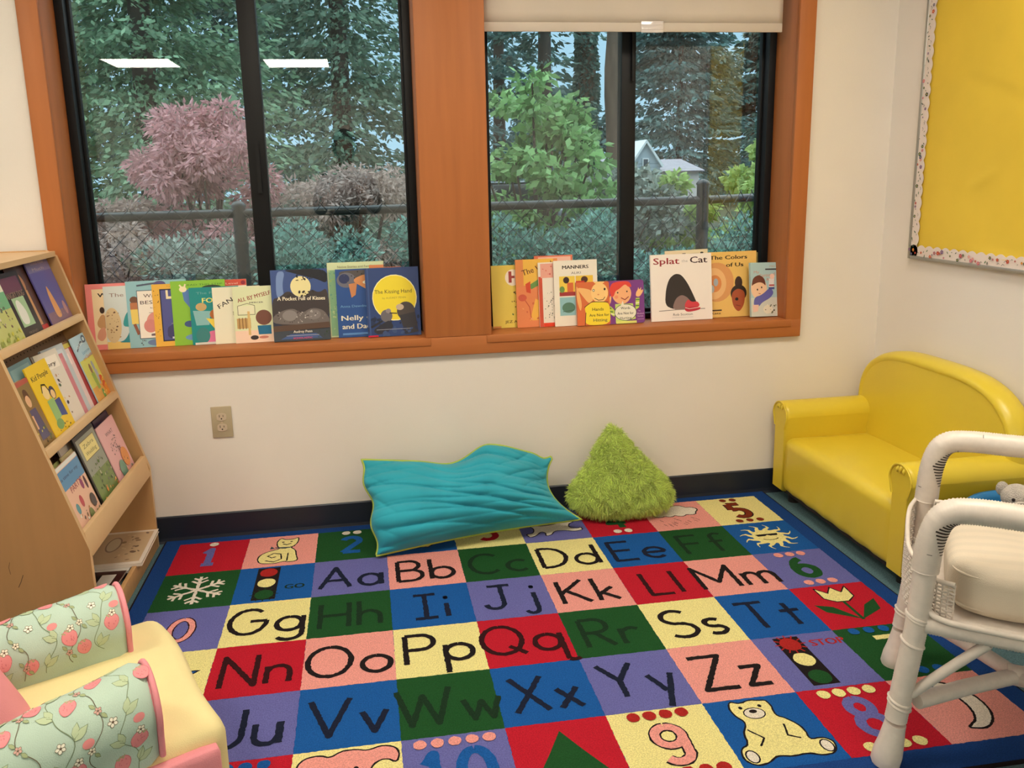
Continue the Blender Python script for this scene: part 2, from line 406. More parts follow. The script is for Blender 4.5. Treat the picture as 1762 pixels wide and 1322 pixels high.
# ================================================================== BULLETIN BOARD (on the right wall)
BY0, BY1, BZ0, BZ1 = -1.30, -0.186, 0.949, 2.04
t = thing('bulletin_board', 'bulletin board covered in yellow paper with a scalloped flower border', 'bulletin board', (XR, (BY0+BY1)/2, BZ0))
hw = (BY1-BY0)/2; H = BZ1-BZ0
alu = mat('brushed_aluminium', (0.42, 0.42, 0.40), 0.4, metal=0.7)
f = MB()
for a in ((-hw, -hw+.012, 0, H), (hw-.012, hw, 0, H), (-hw+.012, hw-.012, 0, .012), (-hw+.012, hw-.012, H-.012, H)):
    f.box(-0.021, 0, a[0], a[1], a[2], a[3], alu)
bevel(f.build('board_frame', t), 0.001, 1)
paper = mat('yellow_paper', (0.80, 0.56, 0.05), 0.75, noise=0.05, nscale=4, bump=0.0)
n = 90; V = []; F = []
def wr(y, z):
    s = 0
    for k in range(26):
        a = CR[k]; d = abs((y-a[0])*math.cos(a[2])+(z-a[1])*math.sin(a[2])); u = (y-a[0])*-math.sin(a[2])+(z-a[1])*math.cos(a[2])
        if abs(u) < a[3]: s += a[4]*max(0, 1-d/0.03)*(1-(u/a[3])**2)
    return s
CR = [(random.uniform(-hw, hw), random.uniform(0, H), random.uniform(0, PI), random.uniform(.05, .25), random.uniform(-.006, .009)) for _ in range(26)]
for i in range(n+1):
    for j in range(n+1):
        y = -hw+.012+(2*hw-.024)*i/n; z = .012+(H-.024)*j/n
        V.append((-0.012-max(-.002, wr(y, z)) - 0.0012*math.sin(y*23+z*11)*math.sin(z*17), y, z))
for i in range(n):
    for j in range(n): F.append((i*(n+1)+j, i*(n+1)+j+1, (i+1)*(n+1)+j+1, (i+1)*(n+1)+j))
np_mesh('yellow_backing_paper', np.array(V), np.array(F), paper, t)
MB().box(-0.008, 0, -hw+.012, hw-.012, .012, H-.012, mat('cork', (0.3, 0.2, 0.1), 0.9)).build('cork_panel', t)
bord = MB(); bw = 0.036; per = 0.042
bm_ = mat('border_white', (0.80, 0.70, 0.64), 0.5)
def strip(length, place):
    """scalloped strip 0..length, place(s, w) -> (y,z)"""
    k = int(length/per); L = []; I = []
    for q in range(k*10+1):
        s_ = length*q/(k*10); w_ = bw+0.009*abs(math.sin(PI*q/10)); L.append((s_, w_))
    vs = []; fs = []
    for (s_, w_) in L:
        for x_, ww in ((-0.0185, 0), (-0.0185, w_), (-0.0175, w_)): y, z = place(s_, ww); vs.append((x_, y, z))
    for i in range(len(L)-1):
        fs.append((i*3, i*3+1, i*3+4, i*3+3)); fs.append((i*3+1, i*3+2, i*3+5, i*3+4))
    bord.add(vs, fs, bm_)
    cols = [(176,62,92),(205,110,140),(70,80,130),(60,90,70),(200,120,40),(150,70,110),(215,150,160),(110,80,140),(190,60,50),(40,60,50)]
    ar = Art(bord, lambda u, v, h: (-0.0185-h, *place(u, v)), step=0.00002)
    for q in range(int(length/0.0125)):
        u = 0.006+q*0.0125+random.uniform(-.004, .004); v = random.uniform(.008, bw-.002); r = random.uniform(.003, .0075)
        if not 0.004 < u < length-0.004: continue
        c = ink(random.choice(cols), .5); kind = random.random()
        if kind < .45:
            for a in range(5):
                an = a*2*PI/5+q; ar.poly(ell(u+r*.6*math.cos(an), v+r*.6*math.sin(an), r*.45, r*.45, 7), c)
            ar.poly(ell(u, v, r*.3, r*.3, 6), ink((235,200,90), .5))
        elif kind < .8: ar.poly(ell(u, v, r*.9, r*.35, 8, random.uniform(0, 3)), ink(random.choice([(60,90,70),(90,120,80),(40,60,50)]), .5))
        else: ar.line([(u-r, v), (u, v+r*.5), (u+r, v-r*.4)], 0.0014, ink((50,55,50), .5))
in_ = 0.007
strip(H-2*in_, lambda s_, w_: (hw-in_-w_, in_+s_)); strip(H-2*in_, lambda s_, w_: (-hw+in_+w_, H-in_-s_))
strip(2*hw-2*in_, lambda s_, w_: (-hw+in_+s_, in_+w_)); strip(2*hw-2*in_, lambda s_, w_: (hw-in_-s_, H-in_-w_))
bord.build('scalloped_border', t)
# ================================================================== ALPHABET RUG
S = 0.243; RX, RYY = 0.2534, -0.0551
def yarn(name, c): return mat('yarn_'+name, c, 0.95, spec=.12, noise=0.22, nscale=330, bump=0.6, bscale=520, detail=2)
YC = {'red': yarn('red', srgb((186,28,46))), 'pink': yarn('pink', srgb((232,154,146))), 'green': yarn('green', srgb((30,78,38))),
      'blue': yarn('blue', srgb((26,88,160))), 'yellow': yarn('yellow', srgb((236,222,150))), 'peri': yarn('periwinkle', srgb((104,104,168))),
      'border': yarn('border_blue', srgb((28,66,130))), 'black': yarn('black', (0.014,0.009,0.010)), 'navy': yarn('navy', (0.010,0.014,0.035)),
      'dkgreen': yarn('dark_green', (0.010,0.030,0.014)), 'dkred': yarn('dark_red', (0.035,0.006,0.008)), 'white': yarn('white', (0.78,0.70,0.60)),
      'brown': yarn('brown', (0.20,0.028,0.010)), 'dkblue': yarn('dark_blue', (0.008,0.018,0.045)), 'steel': yarn('steel', (0.05,0.075,0.10)), 'rust': yarn('rust', srgb((170,38,36)))}
rug = MB(); NX, NY = 9, 6; EX = 0.062
rw, rd = NX*S, NY*S; HZ = 0.009
rug.box(-EX, rw+EX, -rd-EX-.012, 0.047, 0.0005, HZ-0.0015, YC['black'])
rug.box(-EX+.006, rw+EX-.006, -rd-EX-.006, 0.041, HZ-0.0015, HZ, YC['border'])
rs = lambda u, v, h: (u, v, HZ+h)
ra = Art(rug, rs, step=0.00002, h0=0.0004)
ROWS = [['red','pink','green','blue','yellow','peri','red','pink','yellow'],
        ['green','blue','peri','pink','green','yellow','blue','green','blue'],
        ['peri','yellow','green','blue','peri','pink','red','pink','peri'],
        ['yellow','red','pink','yellow','red','green','yellow','blue','red'],
        ['pink','peri','blue','green','blue','peri','pink','peri','green'],
        ['green','red','yellow','peri','red','yellow','blue','red','pink']]
def jag(a, b, n=34, j=0.0011):
    return [(a[0]+(b[0]-a[0])*k/n+random.uniform(-j, j)*(0 < k < n), a[1]+(b[1]-a[1])*k/n+random.uniform(-j, j)*(0 < k < n)) for k in range(n)]
for r in range(NY):
    for c in range(NX):
        x0, x1, y1, y0 = c*S, (c+1)*S, -r*S, -(r+1)*S
        ra.h = 0.0004+0.00002*((r*3+c*7) % 5)
        ra.poly(jag((x0,y0),(x1,y0))+jag((x1,y0),(x1,y1))+jag((x1,y1),(x0,y1))+jag((x0,y1),(x0,y0)), YC[ROWS[r][c]])
ra.h = 0.0008
# ball-and-stick alphabet: strokes in units of cap height, second item = advance width
def O(cx, cy, rx, ry): return arc(cx, cy, rx, ry, 90, 450, 26)
GL = {
 'A': ([[(0,0),(.34,1),(.68,0)],[(.13,.36),(.55,.36)]], .68), 'a': ([O(.24,.27,.24,.27),[(.50,.55),(.50,0)]], .50),
 'B': ([[(0,0),(0,1)], [(0,1)]+arc(.28,.76,.22,.24,90,-90)+[(0,.52)], [(0,.52)]+arc(.30,.26,.26,.26,90,-90)+[(0,0)]], .56), 'b': ([[(0,1),(0,0)],O(.26,.27,.26,.27)], .52),
 'C': ([arc(.38,.5,.38,.5,48,312,22)], .66), 'c': ([arc(.26,.27,.26,.27,48,312,16)], .46),
 'D': ([[(0,0),(0,1)], [(0,1)]+arc(.16,.5,.46,.5,90,-90)+[(0,0)]], .62), 'd': ([O(.26,.27,.26,.27),[(.54,1),(.54,0)]], .54),
 'E': ([[(.52,1),(0,1),(0,0),(.54,0)],[(0,.52),(.46,.52)]], .54), 'e': ([[(0,.29),(.52,.29)]+arc(.26,.27,.26,.27,5,315,18)], .52),
 'F': ([[(.50,1),(0,1),(0,0)],[(0,.54),(.44,.54)]], .5), 'f': ([arc(.30,.82,.16,.17,40,180,8)+[(.14,0)],[(0,.56),(.36,.56)]], .42),
 'G': ([arc(.38,.5,.38,.5,48,360,22)+[(.42,.5)]], .76), 'g': ([O(.26,.27,.26,.27),[(.54,.55),(.54,-.14)]+arc(.28,-.14,.26,.22,0,-150,10)], .54),
 'H': ([[(0,0),(0,1)],[(.6,0),(.6,1)],[(0,.5),(.6,.5)]], .6), 'h': ([[(0,1),(0,0)],[(0,.30)]+arc(.22,.32,.22,.24,170,0,10)+[(.44,0)]], .44),
 'I': ([[(.24,0),(.24,1)],[(0,1),(.48,1)],[(0,0),(.48,0)]], .48), 'i': ([[(0,.55),(0,0)],[(0,.78),(0,.82)]], .05),
 'J': ([[(.12,1),(.62,1)],[(.40,1),(.40,.24)]+arc(.20,.24,.20,.24,0,-170,10)], .62), 'j': ([[(.26,.55),(.26,-.14)]+arc(.12,-.14,.14,.18,0,-160,8),[(.26,.78),(.26,.82)]], .3),
 'K': ([[(0,0),(0,1)],[(.56,1),(0,.42)],[(.14,.56),(.60,0)]], .6), 'k': ([[(0,0),(0,1)],[(.36,.55),(0,.24)],[(.1,.33),(.42,0)]], .42),
 'L': ([[(0,1),(0,0),(.5,0)]], .5), 'l': ([[(0,1),(0,0)]], .05),
 'M': ([[(0,0),(0,1),(.42,.28),(.84,1),(.84,0)]], .84), 'm': ([[(0,.55),(0,0)],[(0,.3)]+arc(.18,.34,.18,.21,170,0,9)+[(.36,0)],[(.36,.3)]+arc(.54,.34,.18,.21,170,0,9)+[(.72,0)]], .72),
 'N': ([[(0,0),(0,1),(.62,0),(.62,1)]], .62), 'n': ([[(0,.55),(0,0)],[(0,.3)]+arc(.21,.32,.21,.23,170,0,9)+[(.42,0)]], .42),
 'O': ([O(.41,.5,.41,.5)], .82), 'o': ([O(.27,.27,.27,.27)], .54),
 'P': ([[(0,0),(0,1)],[(0,1)]+arc(.30,.74,.26,.26,90,-90)+[(0,.48)]], .56), 'p': ([[(0,.55),(0,-.4)],O(.26,.27,.26,.27)], .52),
 'Q': ([O(.40,.5,.40,.5),[(.52,.26),(.82,-.04)]], .82), 'q': ([O(.26,.27,.26,.27),[(.54,.55),(.54,-.34)]+arc(.66,-.34,.12,.08,180,330,5)], .72),
 'R': ([[(0,0),(0,1)],[(0,1)]+arc(.28,.75,.24,.25,90,-90)+[(0,.5)],[(.22,.5),(.54,0)]], .54), 'r': ([[(0,.55),(0,0)],[(0,.28)]+arc(.22,.30,.22,.24,170,50,8)], .36),
 'S': ([arc(.30,.75,.28,.25,40,180,9)+arc(.30,.75,.28,.25,180,270,6)[1:]+arc(.30,.25,.30,.25,90,-140,13)[1:]], .6), 's': ([arc(.18,.41,.17,.14,40,270,10)+arc(.18,.14,.19,.14,90,-140,10)[1:]], .37),
 'T': ([[(0,1),(.62,1)],[(.31,1),(.31,0)]], .62), 't': ([[(.2,.86),(.2,0)],[(0,.56),(.42,.56)]], .42),
 'U': ([[(0,1),(0,.3)]+arc(.29,.3,.29,.3,180,360,12)+[(.58,1)]], .58), 'u': ([[(0,.55),(0,.2)]+arc(.2,.22,.2,.22,180,360,10)+[(.40,.55)],[(.42,.55),(.42,0)]], .42),
 'V': ([[(0,1),(.34,0),(.68,1)]], .68), 'v': ([[(0,.55),(.21,0),(.42,.55)]], .42),
 'W': ([[(0,1),(.24,0),(.46,.8),(.70,0),(.94,1)]], .94), 'w': ([[(0,.55),(.16,0),(.32,.46),(.48,0),(.64,.55)]], .64),
 'X': ([[(0,1),(.58,0)],[(.58,1),(0,0)]], .58), 'x': ([[(0,.55),(.38,0)],[(.38,.55),(0,0)]], .38),
 'Y': ([[(0,1),(.32,.48)],[(.64,1),(.32,.48),(.32,0)]], .64), 'y': ([[(0,.55),(.22,.05)],[(.44,.55),(.14,-.4)]], .44),
 'Z': ([[(0,1),(.6,1),(0,0),(.62,0)]], .62), 'z': ([[(0,.55),(.38,.55),(0,0),(.4,0)]], .4),
 '1': ([[(0,.74),(.16,1),(.16,0)],[(0,0),(.34,0)]], .34), '2': ([arc(.24,.74,.24,.26,160,-20,12)+[(0,0),(.5,0)]], .5),
 '3': ([arc(.22,.76,.22,.24,140,-80,10),arc(.22,.27,.25,.27,85,-140,12)], .48), '4': ([[(.36,0),(.36,1),(0,.34),(.54,.34)]], .54),
 '5': ([[(.44,1),(.06,1),(.04,.56)]+arc(.22,.30,.25,.30,120,-140,14)], .48), '6': ([arc(.42,.34,.42,.64,95,180,9)+arc(.26,.30,.26,.30,190,528,22)], .54),
 '7': ([[(0,1),(.5,1),(.16,0)]], .5), '8': ([O(.24,.76,.20,.23),O(.24,.26,.25,.27)], .5), '9': ([O(.26,.72,.26,.27),[(.52,.72),(.50,.3)]+arc(.26,.22,.24,.22,10,-150,9)], .54),
 '0': ([O(.26,.5,.26,.5)], .52)}
def glyph(ch, x, y, h, w, m, jit=0.17, border=None):
    st, adv = GL[ch]
    for pas in ((1, 0) if border else (0,)):
        ww = w+0.008 if pas else w; mm = border if pas else m
        ra.h += ra.step
        for s_ in st:
            # break the stroke at sharp corners so that no two pieces lie in one plane
            runs = [[s_[0]]]
            for q in range(1, len(s_)):
                runs[-1].append(s_[q])
                if q < len(s_)-1:
                    v1 = Vector((s_[q][0]-s_[q-1][0], s_[q][1]-s_[q-1][1])); v2 = Vector((s_[q+1][0]-s_[q][0], s_[q+1][1]-s_[q][1]))
                    if v1.length > 0 and v2.length > 0 and v1.angle(v2) > .6: runs.append([s_[q]])
            for rn in runs:
                ra.h += .00006; ra.quads(ribbon(dense([(x+a*h, y+b_*h) for a, b_ in rn], 0.006), ww, jit=jit), mm, bumpup=False)
            ra.h += .00006
            corners = [(x+a*h, y+b_*h) for a, b_ in s_]
            for k, (a, b_) in enumerate(corners):
                if 0 < k < len(corners)-1 and len(s_) < 7 or (len(s_) == 2 and abs(s_[0][1]-s_[1][1]) < .05 and adv < .31): ra.mb.add([rs(p, q, ra.h) for p, q in ell(a, b_, ww*.5, ww*.5, 10)], [tuple(range(10))], mm)
def cell(r, c):
    ra.h = 0.00075; return c*S, -(r+1)*S
INKS = {'red':'dkred','pink':'black','green':'dkgreen','blue':'navy','yellow':'black','peri':'navy'}
def pair(r, c, up):
    x, y = cell(r, c); h = 0.140; lo = up.lower(); a1, a2 = GL[up][1]*h, GL[lo][1]*h; gap = 0.030
    tot = a1+a2+gap; x0 = x+(S-tot)/2; yb = y+(.060 if lo in 'gjpqy' else 0.047)
    m = YC[INKS[ROWS[r][c]]]
    glyph(up, x0, yb, h, 0.0155, m); glyph(lo, x0+a1+gap, yb, h, 0.0155, m)
for i, ch in enumerate('ABCDEF'): pair(1, 2+i, ch)
for i, ch in enumerate('GHIJKLM'): pair(2, 1+i, ch)
for i, ch in enumerate('NOPQRST'): pair(3, 1+i, ch)
for i, ch in enumerate('UVWXYZ'): pair(4, 1+i, ch)
def dots(r, c, n, v, m, rx=0.0155, x0=0.5, gap=0.040):
    x, y = cell(r, c); ra.h = 0.0022
    for k in range(n): ra.poly(ell(x+S*x0+(k-(n-1)/2)*gap, y+v*S, rx, rx, 12, 0, .06), m)
def num(r, c, s_, m, h=0.120, w=0.024, border=None, vy=.25):
    x, y = cell(r, c); tot = sum(GL[k][1] for k in s_)*h+0.035*(len(s_)-1); xx = x+(S-tot)/2
    for k in s_: glyph(k, xx, y+vy*S, h, w, m, jit=.08, border=border); xx += GL[k][1]*h+0.035
num(0, 0, '1', YC['peri']); dots(0, 0, 1, .90, YC['white'])
num(0, 2, '2', YC['blue']); dots(0, 2, 2, .90, YC['white'])
num(0, 4, '3', YC['red']); dots(0, 4, 3, .90, YC['green'])
num(0, 6, '4', YC['green']); dots(0, 6, 2, .92, YC['white']); dots(0, 6, 2, .12, YC['white'])
num(0, 8, '5', YC['brown'], border=YC['black']); dots(0, 8, 2, .90, YC['brown'], .014); dots(0, 8, 3, .10, YC['brown'], .014)
num(2, 8, '6', YC['green'], w=.028, vy=.27); dots(2, 8, 3, .90, YC['pink']); dots(2, 8, 3, .10, YC['pink'])
num(4, 8, '7', YC['yellow'], w=.02, vy=.27); dots(4, 8, 4, .92, YC['blue'], gap=.045); dots(4, 8, 3, .10, YC['blue'], gap=.045)
num(5, 7, '8', YC['peri'], w=.026, vy=.25, h=.13); dots(5, 7, 4, .90, YC['yellow'], .0165); dots(5, 7, 4, .10, YC['yellow'], .0165)
num(5, 5, '9', YC['pink'], w=.022, vy=.24, border=YC['black']); dots(5, 5, 4, .91, YC['rust'], .0165); dots(5, 5, 5, .10, YC['rust'], .0165)
num(5, 3, '10', YC['blue'], w=.026, h=.13, vy=.22); dots(5, 3, 5, .90, YC['pink'], .0155); dots(5, 3, 5, .10, YC['pink'], .0155)
num(5, 1, '11', YC['blue'], w=.026, vy=.22); dots(5, 1, 4, .90, YC['blue'], .015); num(2, 0, '0', YC['pink'], border=YC['dkred'], w=.016)
def fig(r, c):
    x, y = cell(r, c); return lambda pts: [(x+S*u, y+S*v) for u, v in pts]
K = YC['black']
def outl(pts, m, w=0.0045):
    if len(pts) > 10:
        for _ in range(2):
            Q = []
            for i in range(len(pts)):
                a, b_ = pts[i], pts[(i+1) % len(pts)]; Q += [(a[0]*.76+b_[0]*.24, a[1]*.76+b_[1]*.24), (a[0]*.24+b_[0]*.76, a[1]*.24+b_[1]*.76)]
            pts = Q
    ra.poly(pts, m); ra.line(dense(pts+[pts[0]], .006), w, K, jit=.3)
# cat
P = fig(0, 1)
outl(P([(.30,.10),(.22,.14),(.18,.28),(.22,.42),(.36,.52),(.46,.55),(.46,.60),(.42,.66),(.41,.82),(.46,.93),(.53,.86),(.64,.86),(.72,.92),(.72,.76),(.68,.64),(.62,.58),(.70,.48),(.72,.30),(.76,.12),(.62,.10),(.56,.14),(.46,.09)]), YC['yellow'])
for q in ([(.30,.20),(.42,.14),(.52,.22),(.50,.38),(.40,.42),(.32,.34),(.38,.28),(.44,.30)], [(.60,.14),(.60,.40)], [(.50,.72),(.56,.68),(.62,.72)], [(.40,.60),(.55,.56),(.68,.62)]): ra.line(dense(P(q), .006), .005, K, jit=.3)
for q in ((.50,.78),(.62,.78)): ra.poly(ell(*P([q])[0], .005, .004, 8), K)
ra.poly(P([(.40,.58),(.34,.66),(.33,.56)]), YC['steel']); ra.line(P([(.40,.60),(.62,.58)]), .008, YC['steel'])
# hidden-most figure of the first row, a duck
P = fig(0, 3); outl(P([(.2,.3),(.3,.2),(.6,.18),(.8,.4),(.62,.44),(.58,.7),(.45,.78),(.32,.68),(.38,.5),(.2,.45)]), YC['yellow'])
# dog running
P = fig(0, 5)
outl(P([(.06,.30),(.18,.32),(.22,.48),(.14,.60),(.24,.62),(.34,.54),(.60,.58),(.64,.74),(.76,.82),(.90,.70),(.86,.60),(.78,.56),(.74,.42),(.86,.36),(.92,.40),(.94,.30),(.80,.26),(.64,.34),(.50,.34),(.44,.22),(.34,.18),(.36,.30),(.30,.36),(.20,.22),(.10,.18),(.08,.24)]), YC['white'])
# cloud
P = fig(0, 7)
cl = []
for cx, cy, r_, a0, a1 in [(.24,.66,.12,210,90),(.40,.74,.13,150,60),(.60,.76,.13,140,40),(.78,.68,.11,110,-30),(.74,.56,.08,10,-110),(.56,.54,.09,-20,-140),(.38,.55,.09,-30,-150),(.22,.56,.09,-60,-190)]:
    cl += arc(cx, cy, r_, r_*.9, a0, a1, 6)
outl(P(cl), YC['white'])
for k in range(16):
    u = .2+random.random()*.6; v = .10+random.random()*.24; ra.line(P([(u, v), (u-.04, v+.07)]), .002, YC['dkred'])
# snowflake
x, y = cell(1, 0); cx, cy = x+S*.5, y+S*.5
for k in range(6):
    a = k*PI/3+PI/2; d = (math.cos(a), math.sin(a)); ra.line(dense([(cx, cy), (cx+d[0]*.092, cy+d[1]*.092)], .006), .0105, YC['white'], jit=.3)
    for rr, ln in ((.045, .032), (.068, .026)):
        for sg in (-1, 1):
            b_ = a+sg*PI/3.4; p = (cx+d[0]*rr, cy+d[1]*rr); ra.line(dense([p, (p[0]+math.cos(b_)*ln, p[1]+math.sin(b_)*ln)], .006), .0085, YC['white'], jit=.3)
# traffic lights
def traffic(r, c, word, wm, wx, wy, glow):
    P = fig(r, c); ra.poly(P([(.24,.06),(.54,.06),(.54,.96),(.24,.96)]), K)
    for v, m in ((.82,'rust' if glow else 'rust'),(.52,'yellow'),(.20,'green')):
        p = P([(.39, v)])[0]; ra.poly(ell(p[0], p[1], .0285, .030, 18, 0, .03), YC[m])
    p = P([(.39, .20 if glow else .82)])[0]
    for k in range(12):
        a = k*PI/6; ra.line([(p[0]+.030*math.cos(a), p[1]+.030*math.sin(a)), (p[0]+.044*math.cos(a), p[1]+.044*math.sin(a))], .004, YC['dkgreen'] if glow else YC['rust'])
    q = P([(wx, wy)])[0]; ra.text(word, q[0], q[1], .042, wm, bold=.0012)
traffic(1, 1, 'GO', YC['dkgreen'], .64, .30, 1); traffic(4, 7, 'STOP', YC['rust'], .62, .74, 0)
# sun
x, y = cell(1, 8); cx, cy = x+S*.5, y+S*.5
for k in range(12):
    a = k*PI/6+.2; pts = [(cx+(.045+.011*i)*math.cos(a+.10*math.sin(i*1.5)), cy+(.045+.011*i)*math.sin(a+.10*math.sin(i*1.5))) for i in range(6)]
    ra.line(pts, .022, YC['yellow'], taper=True)
ra.poly(ell(cx, cy, .058, .055, 24, 0, .02), YC['yellow'])
ra.poly([(cx-.042,cy+.022),(cx+.042,cy+.022),(cx+.036,cy+.006),(cx+.010,cy+.006),(cx,cy+.014),(cx-.010,cy+.006),(cx-.036,cy+.006)], K)
ra.line(arc(cx, cy-.012, .028, .014, 190, 350, 8), .004, K)
# tulip
P = fig(3, 8); ra.line(P([(.5,.15),(.5,.6)]), .010, YC['green'])
ra.poly(P([(.5,.16),(.16,.38),(.10,.56),(.30,.48)]), YC['green']); ra.poly(P([(.5,.16),(.84,.34),(.90,.58),(.70,.46)]), YC['green'])
outl(P([(.30,.94),(.30,.68),(.42,.58),(.58,.58),(.70,.68),(.72,.94),(.60,.80),(.52,.94),(.42,.80)]), YC['yellow'])
for rr, cc in ((3, 0), (4, 0), (5, 0)):
    P = fig(rr, cc); outl(P([(.5,.85),(.62,.6),(.88,.58),(.68,.42),(.76,.16),(.5,.32),(.24,.16),(.32,.42),(.12,.58),(.38,.6)]), YC[['blue','red','pink'][rr-3]])
# puppy face
P = fig(5, 2)
outl(P([(.34,.88),(.24,.94),(.06,.90),(.02,.62),(.14,.52),(.26,.66),(.28,.40),(.42,.26),(.58,.28),(.70,.44),(.70,.70),(.84,.80),(.96,.70),(.98,.90),(.84,.98),(.68,.92),(.58,.96),(.44,.96)]), YC['pink'])
for q in ((.40,.70),(.58,.70)): ra.poly(ell(*P([q])[0], .006, .007, 9), K)
ra.poly(ell(*P([(.48,.54)])[0], .012, .009, 10), K); ra.line(P([(.36,.44),(.44,.38),(.48,.46),(.54,.38),(.62,.46)]), .004, K)
for q in ((.30,.52),(.34,.48),(.62,.5),(.66,.54)): ra.poly(ell(*P([q])[0], .002, .002, 6), K)
# tree
P = fig(5, 4); ra.poly(P([(.44,.02),(.56,.02),(.56,.2),(.44,.2)]), YC['brown']); ra.poly(P([(.5,.86),(.66,.56),(.88,.18),(.12,.18),(.34,.56)]), YC['green'])
# bear sitting
P = fig(5, 6)
outl(P([(.36,.92),(.28,.98),(.22,.88),(.24,.74),(.30,.64),(.20,.50),(.18,.34),(.08,.30),(.04,.16),(.12,.06),(.26,.08),(.36,.16),(.50,.12),(.66,.14),(.78,.08),(.92,.10),(.98,.24),(.90,.32),(.76,.30),(.80,.46),(.72,.62),(.62,.70),(.66,.84),(.64,.94),(.56,.94),(.48,.97)]), YC['yellow'])
ra.poly(ell(*P([(.44,.76)])[0], .026, .020, 14), YC['white']); ra.line(ell(*P([(.44,.76)])[0], .026, .020, 14), .003, K, closed=True)
ra.poly(ell(*P([(.44,.79)])[0], .010, .007, 10), K)
for q in ((.34,.86),(.54,.86)): ra.poly(ell(*P([q])[0], .005, .006, 8), K)
for q in ((.14,.18),(.88,.20)): ra.blob(ell(*P([q])[0], .014, .020, 12), YC['white'], K, .0035)
for q in ([(.26,.54),(.36,.40),(.28,.30)], [(.64,.56),(.60,.40),(.70,.34)]): ra.line(dense(P(q), .006), .0045, K, jit=.3)
# moon
P = fig(5, 8); outl(P([(.36,.90)]+arc(.40,.52,.32,.38,80,-80,14)+[(.30,.18)]+arc(.34,.52,.20,.30,-70,70,12)), YC['white'], .006)
o = rug.build('alphabet_rug'); o.location = (RX, RYY, 0)
tag(o, 'multicoloured alphabet and number square rug with a blue border on the floor', 'rug')

# ================================================================== KIDS SOFA (yellow vinyl)
vinyl = mat('yellow_vinyl', (0.73, 0.555, 0.040), 0.36, noise=0.03, nscale=5, bump=0.05, bscale=300, coat=0.08)
seam = mat('yellow_vinyl_seam', (0.30, 0.19, 0.01), 0.5); darkleg = mat('dark_plastic_leg', (0.02, 0.014, 0.012), 0.4)
SX, SY0, SY1 = 2.525, -0.865, -0.03
t = thing('kids_sofa', 'bright yellow vinyl two-seat child sofa with arched back in the corner', 'sofa', (2.74, (SY0+SY1)/2, 0))
ty = (SY1-SY0)/2; fx = SX-2.74; aw = 0.105
def wrinkle(V):
    fr = V[:,0] < -0.15
    V[:,0] -= fr*(0.0022*np.sin(V[:,1]*60+V[:,2]*18)*np.clip((0.02-V[:,2])/.1, 0, 1))
    top = V[:,2] > 0.07
    V[:,2] += 0.010*top*(1-(V[:,1]/0.32)**2).clip(0)*(1-((V[:,0]+.0)/0.18)**2).clip(0)
    return V
o = rounded('seat', (0.375)/2, ty-0.062, 0.110, 0.034, vinyl, 26, wrinkle, t); o.location = (fx+0.1875+0.005, 0, 0.152)
def armshape(name, y, sg):
    r = aw/2; pts = []
    zt = 0.402
    pts = [(-r*.74, 0.045)] + [(-r*.74, 0.30)] + [(-r+(r-r*1.0)*0-0.002, zt-r-0.004)] + [(r*1.04*math.cos(a), zt-r+r*math.sin(a)) for a in [PI-PI*k/16 for k in range(17)]] + [(r*.74, 0.30), (r*.74, 0.045)]
    m = MB(); n = len(pts); dep = 0.385
    a0, a1 = fx, fx+dep
    rings = [(a0+0.000, 0.90), (a0+0.004, 0.965), (a0+0.012, 0.995), (a0+0.03, 1.0)] + [(a0+0.03+(dep-.03)*k/8, 1.0) for k in range(1, 9)]
    vs = []
    cz = 0.2
    for x, s_ in rings:
        for (yy, zz) in pts: vs.append((x, y+yy*s_, cz+(zz-cz)*(1-(1-s_)*.35)))
    fs = [(i*n+j, (i+1)*n+j, (i+1)*n+j+1, i*n+j+1) for i in range(len(rings)-1) for j in range(n-1)]
    fs += [(i*n+n-1, (i+1)*n+n-1, (i+1)*n, i*n) for i in range(len(rings)-1)]
    m.add(vs, fs, vinyl, True); m.add(vs[:n], [tuple(range(n))], vinyl); m.add(vs[-n:], [tuple(range(n))[::-1]], vinyl)
    o = m.build(name, t)
    w = MB()   # welt around the arm front and the pinched pleats
    fr = [(fx-0.0005, y+yy*.93, cz+(zz-cz)*.985) for yy, zz in pts[1:-1]]
    w.tube(fr, 0.0035, vinyl, 8); w.build('welt', o)
    p = MB()
    for k, (dy, dz, rot) in enumerate([(-.018, .020, .5), (.016, .022, -.5), (0.0, .028, 0)]):
        q = [(fx-0.004+0.012*i/5-0.003*math.sin(PI*i/5), y+dy*(1-.3*i/5), zt-0.030+dz*i/5*1.0) for i in range(6)]
        p.tube(q, [0.001, .0045, .006, .006, .0045, .002], vinyl, 8)
    p.build('pleat', o)
    return o
armshape('arm', ty-aw/2+.004, 1); armshape('arm', -ty+aw/2-.004, -1)
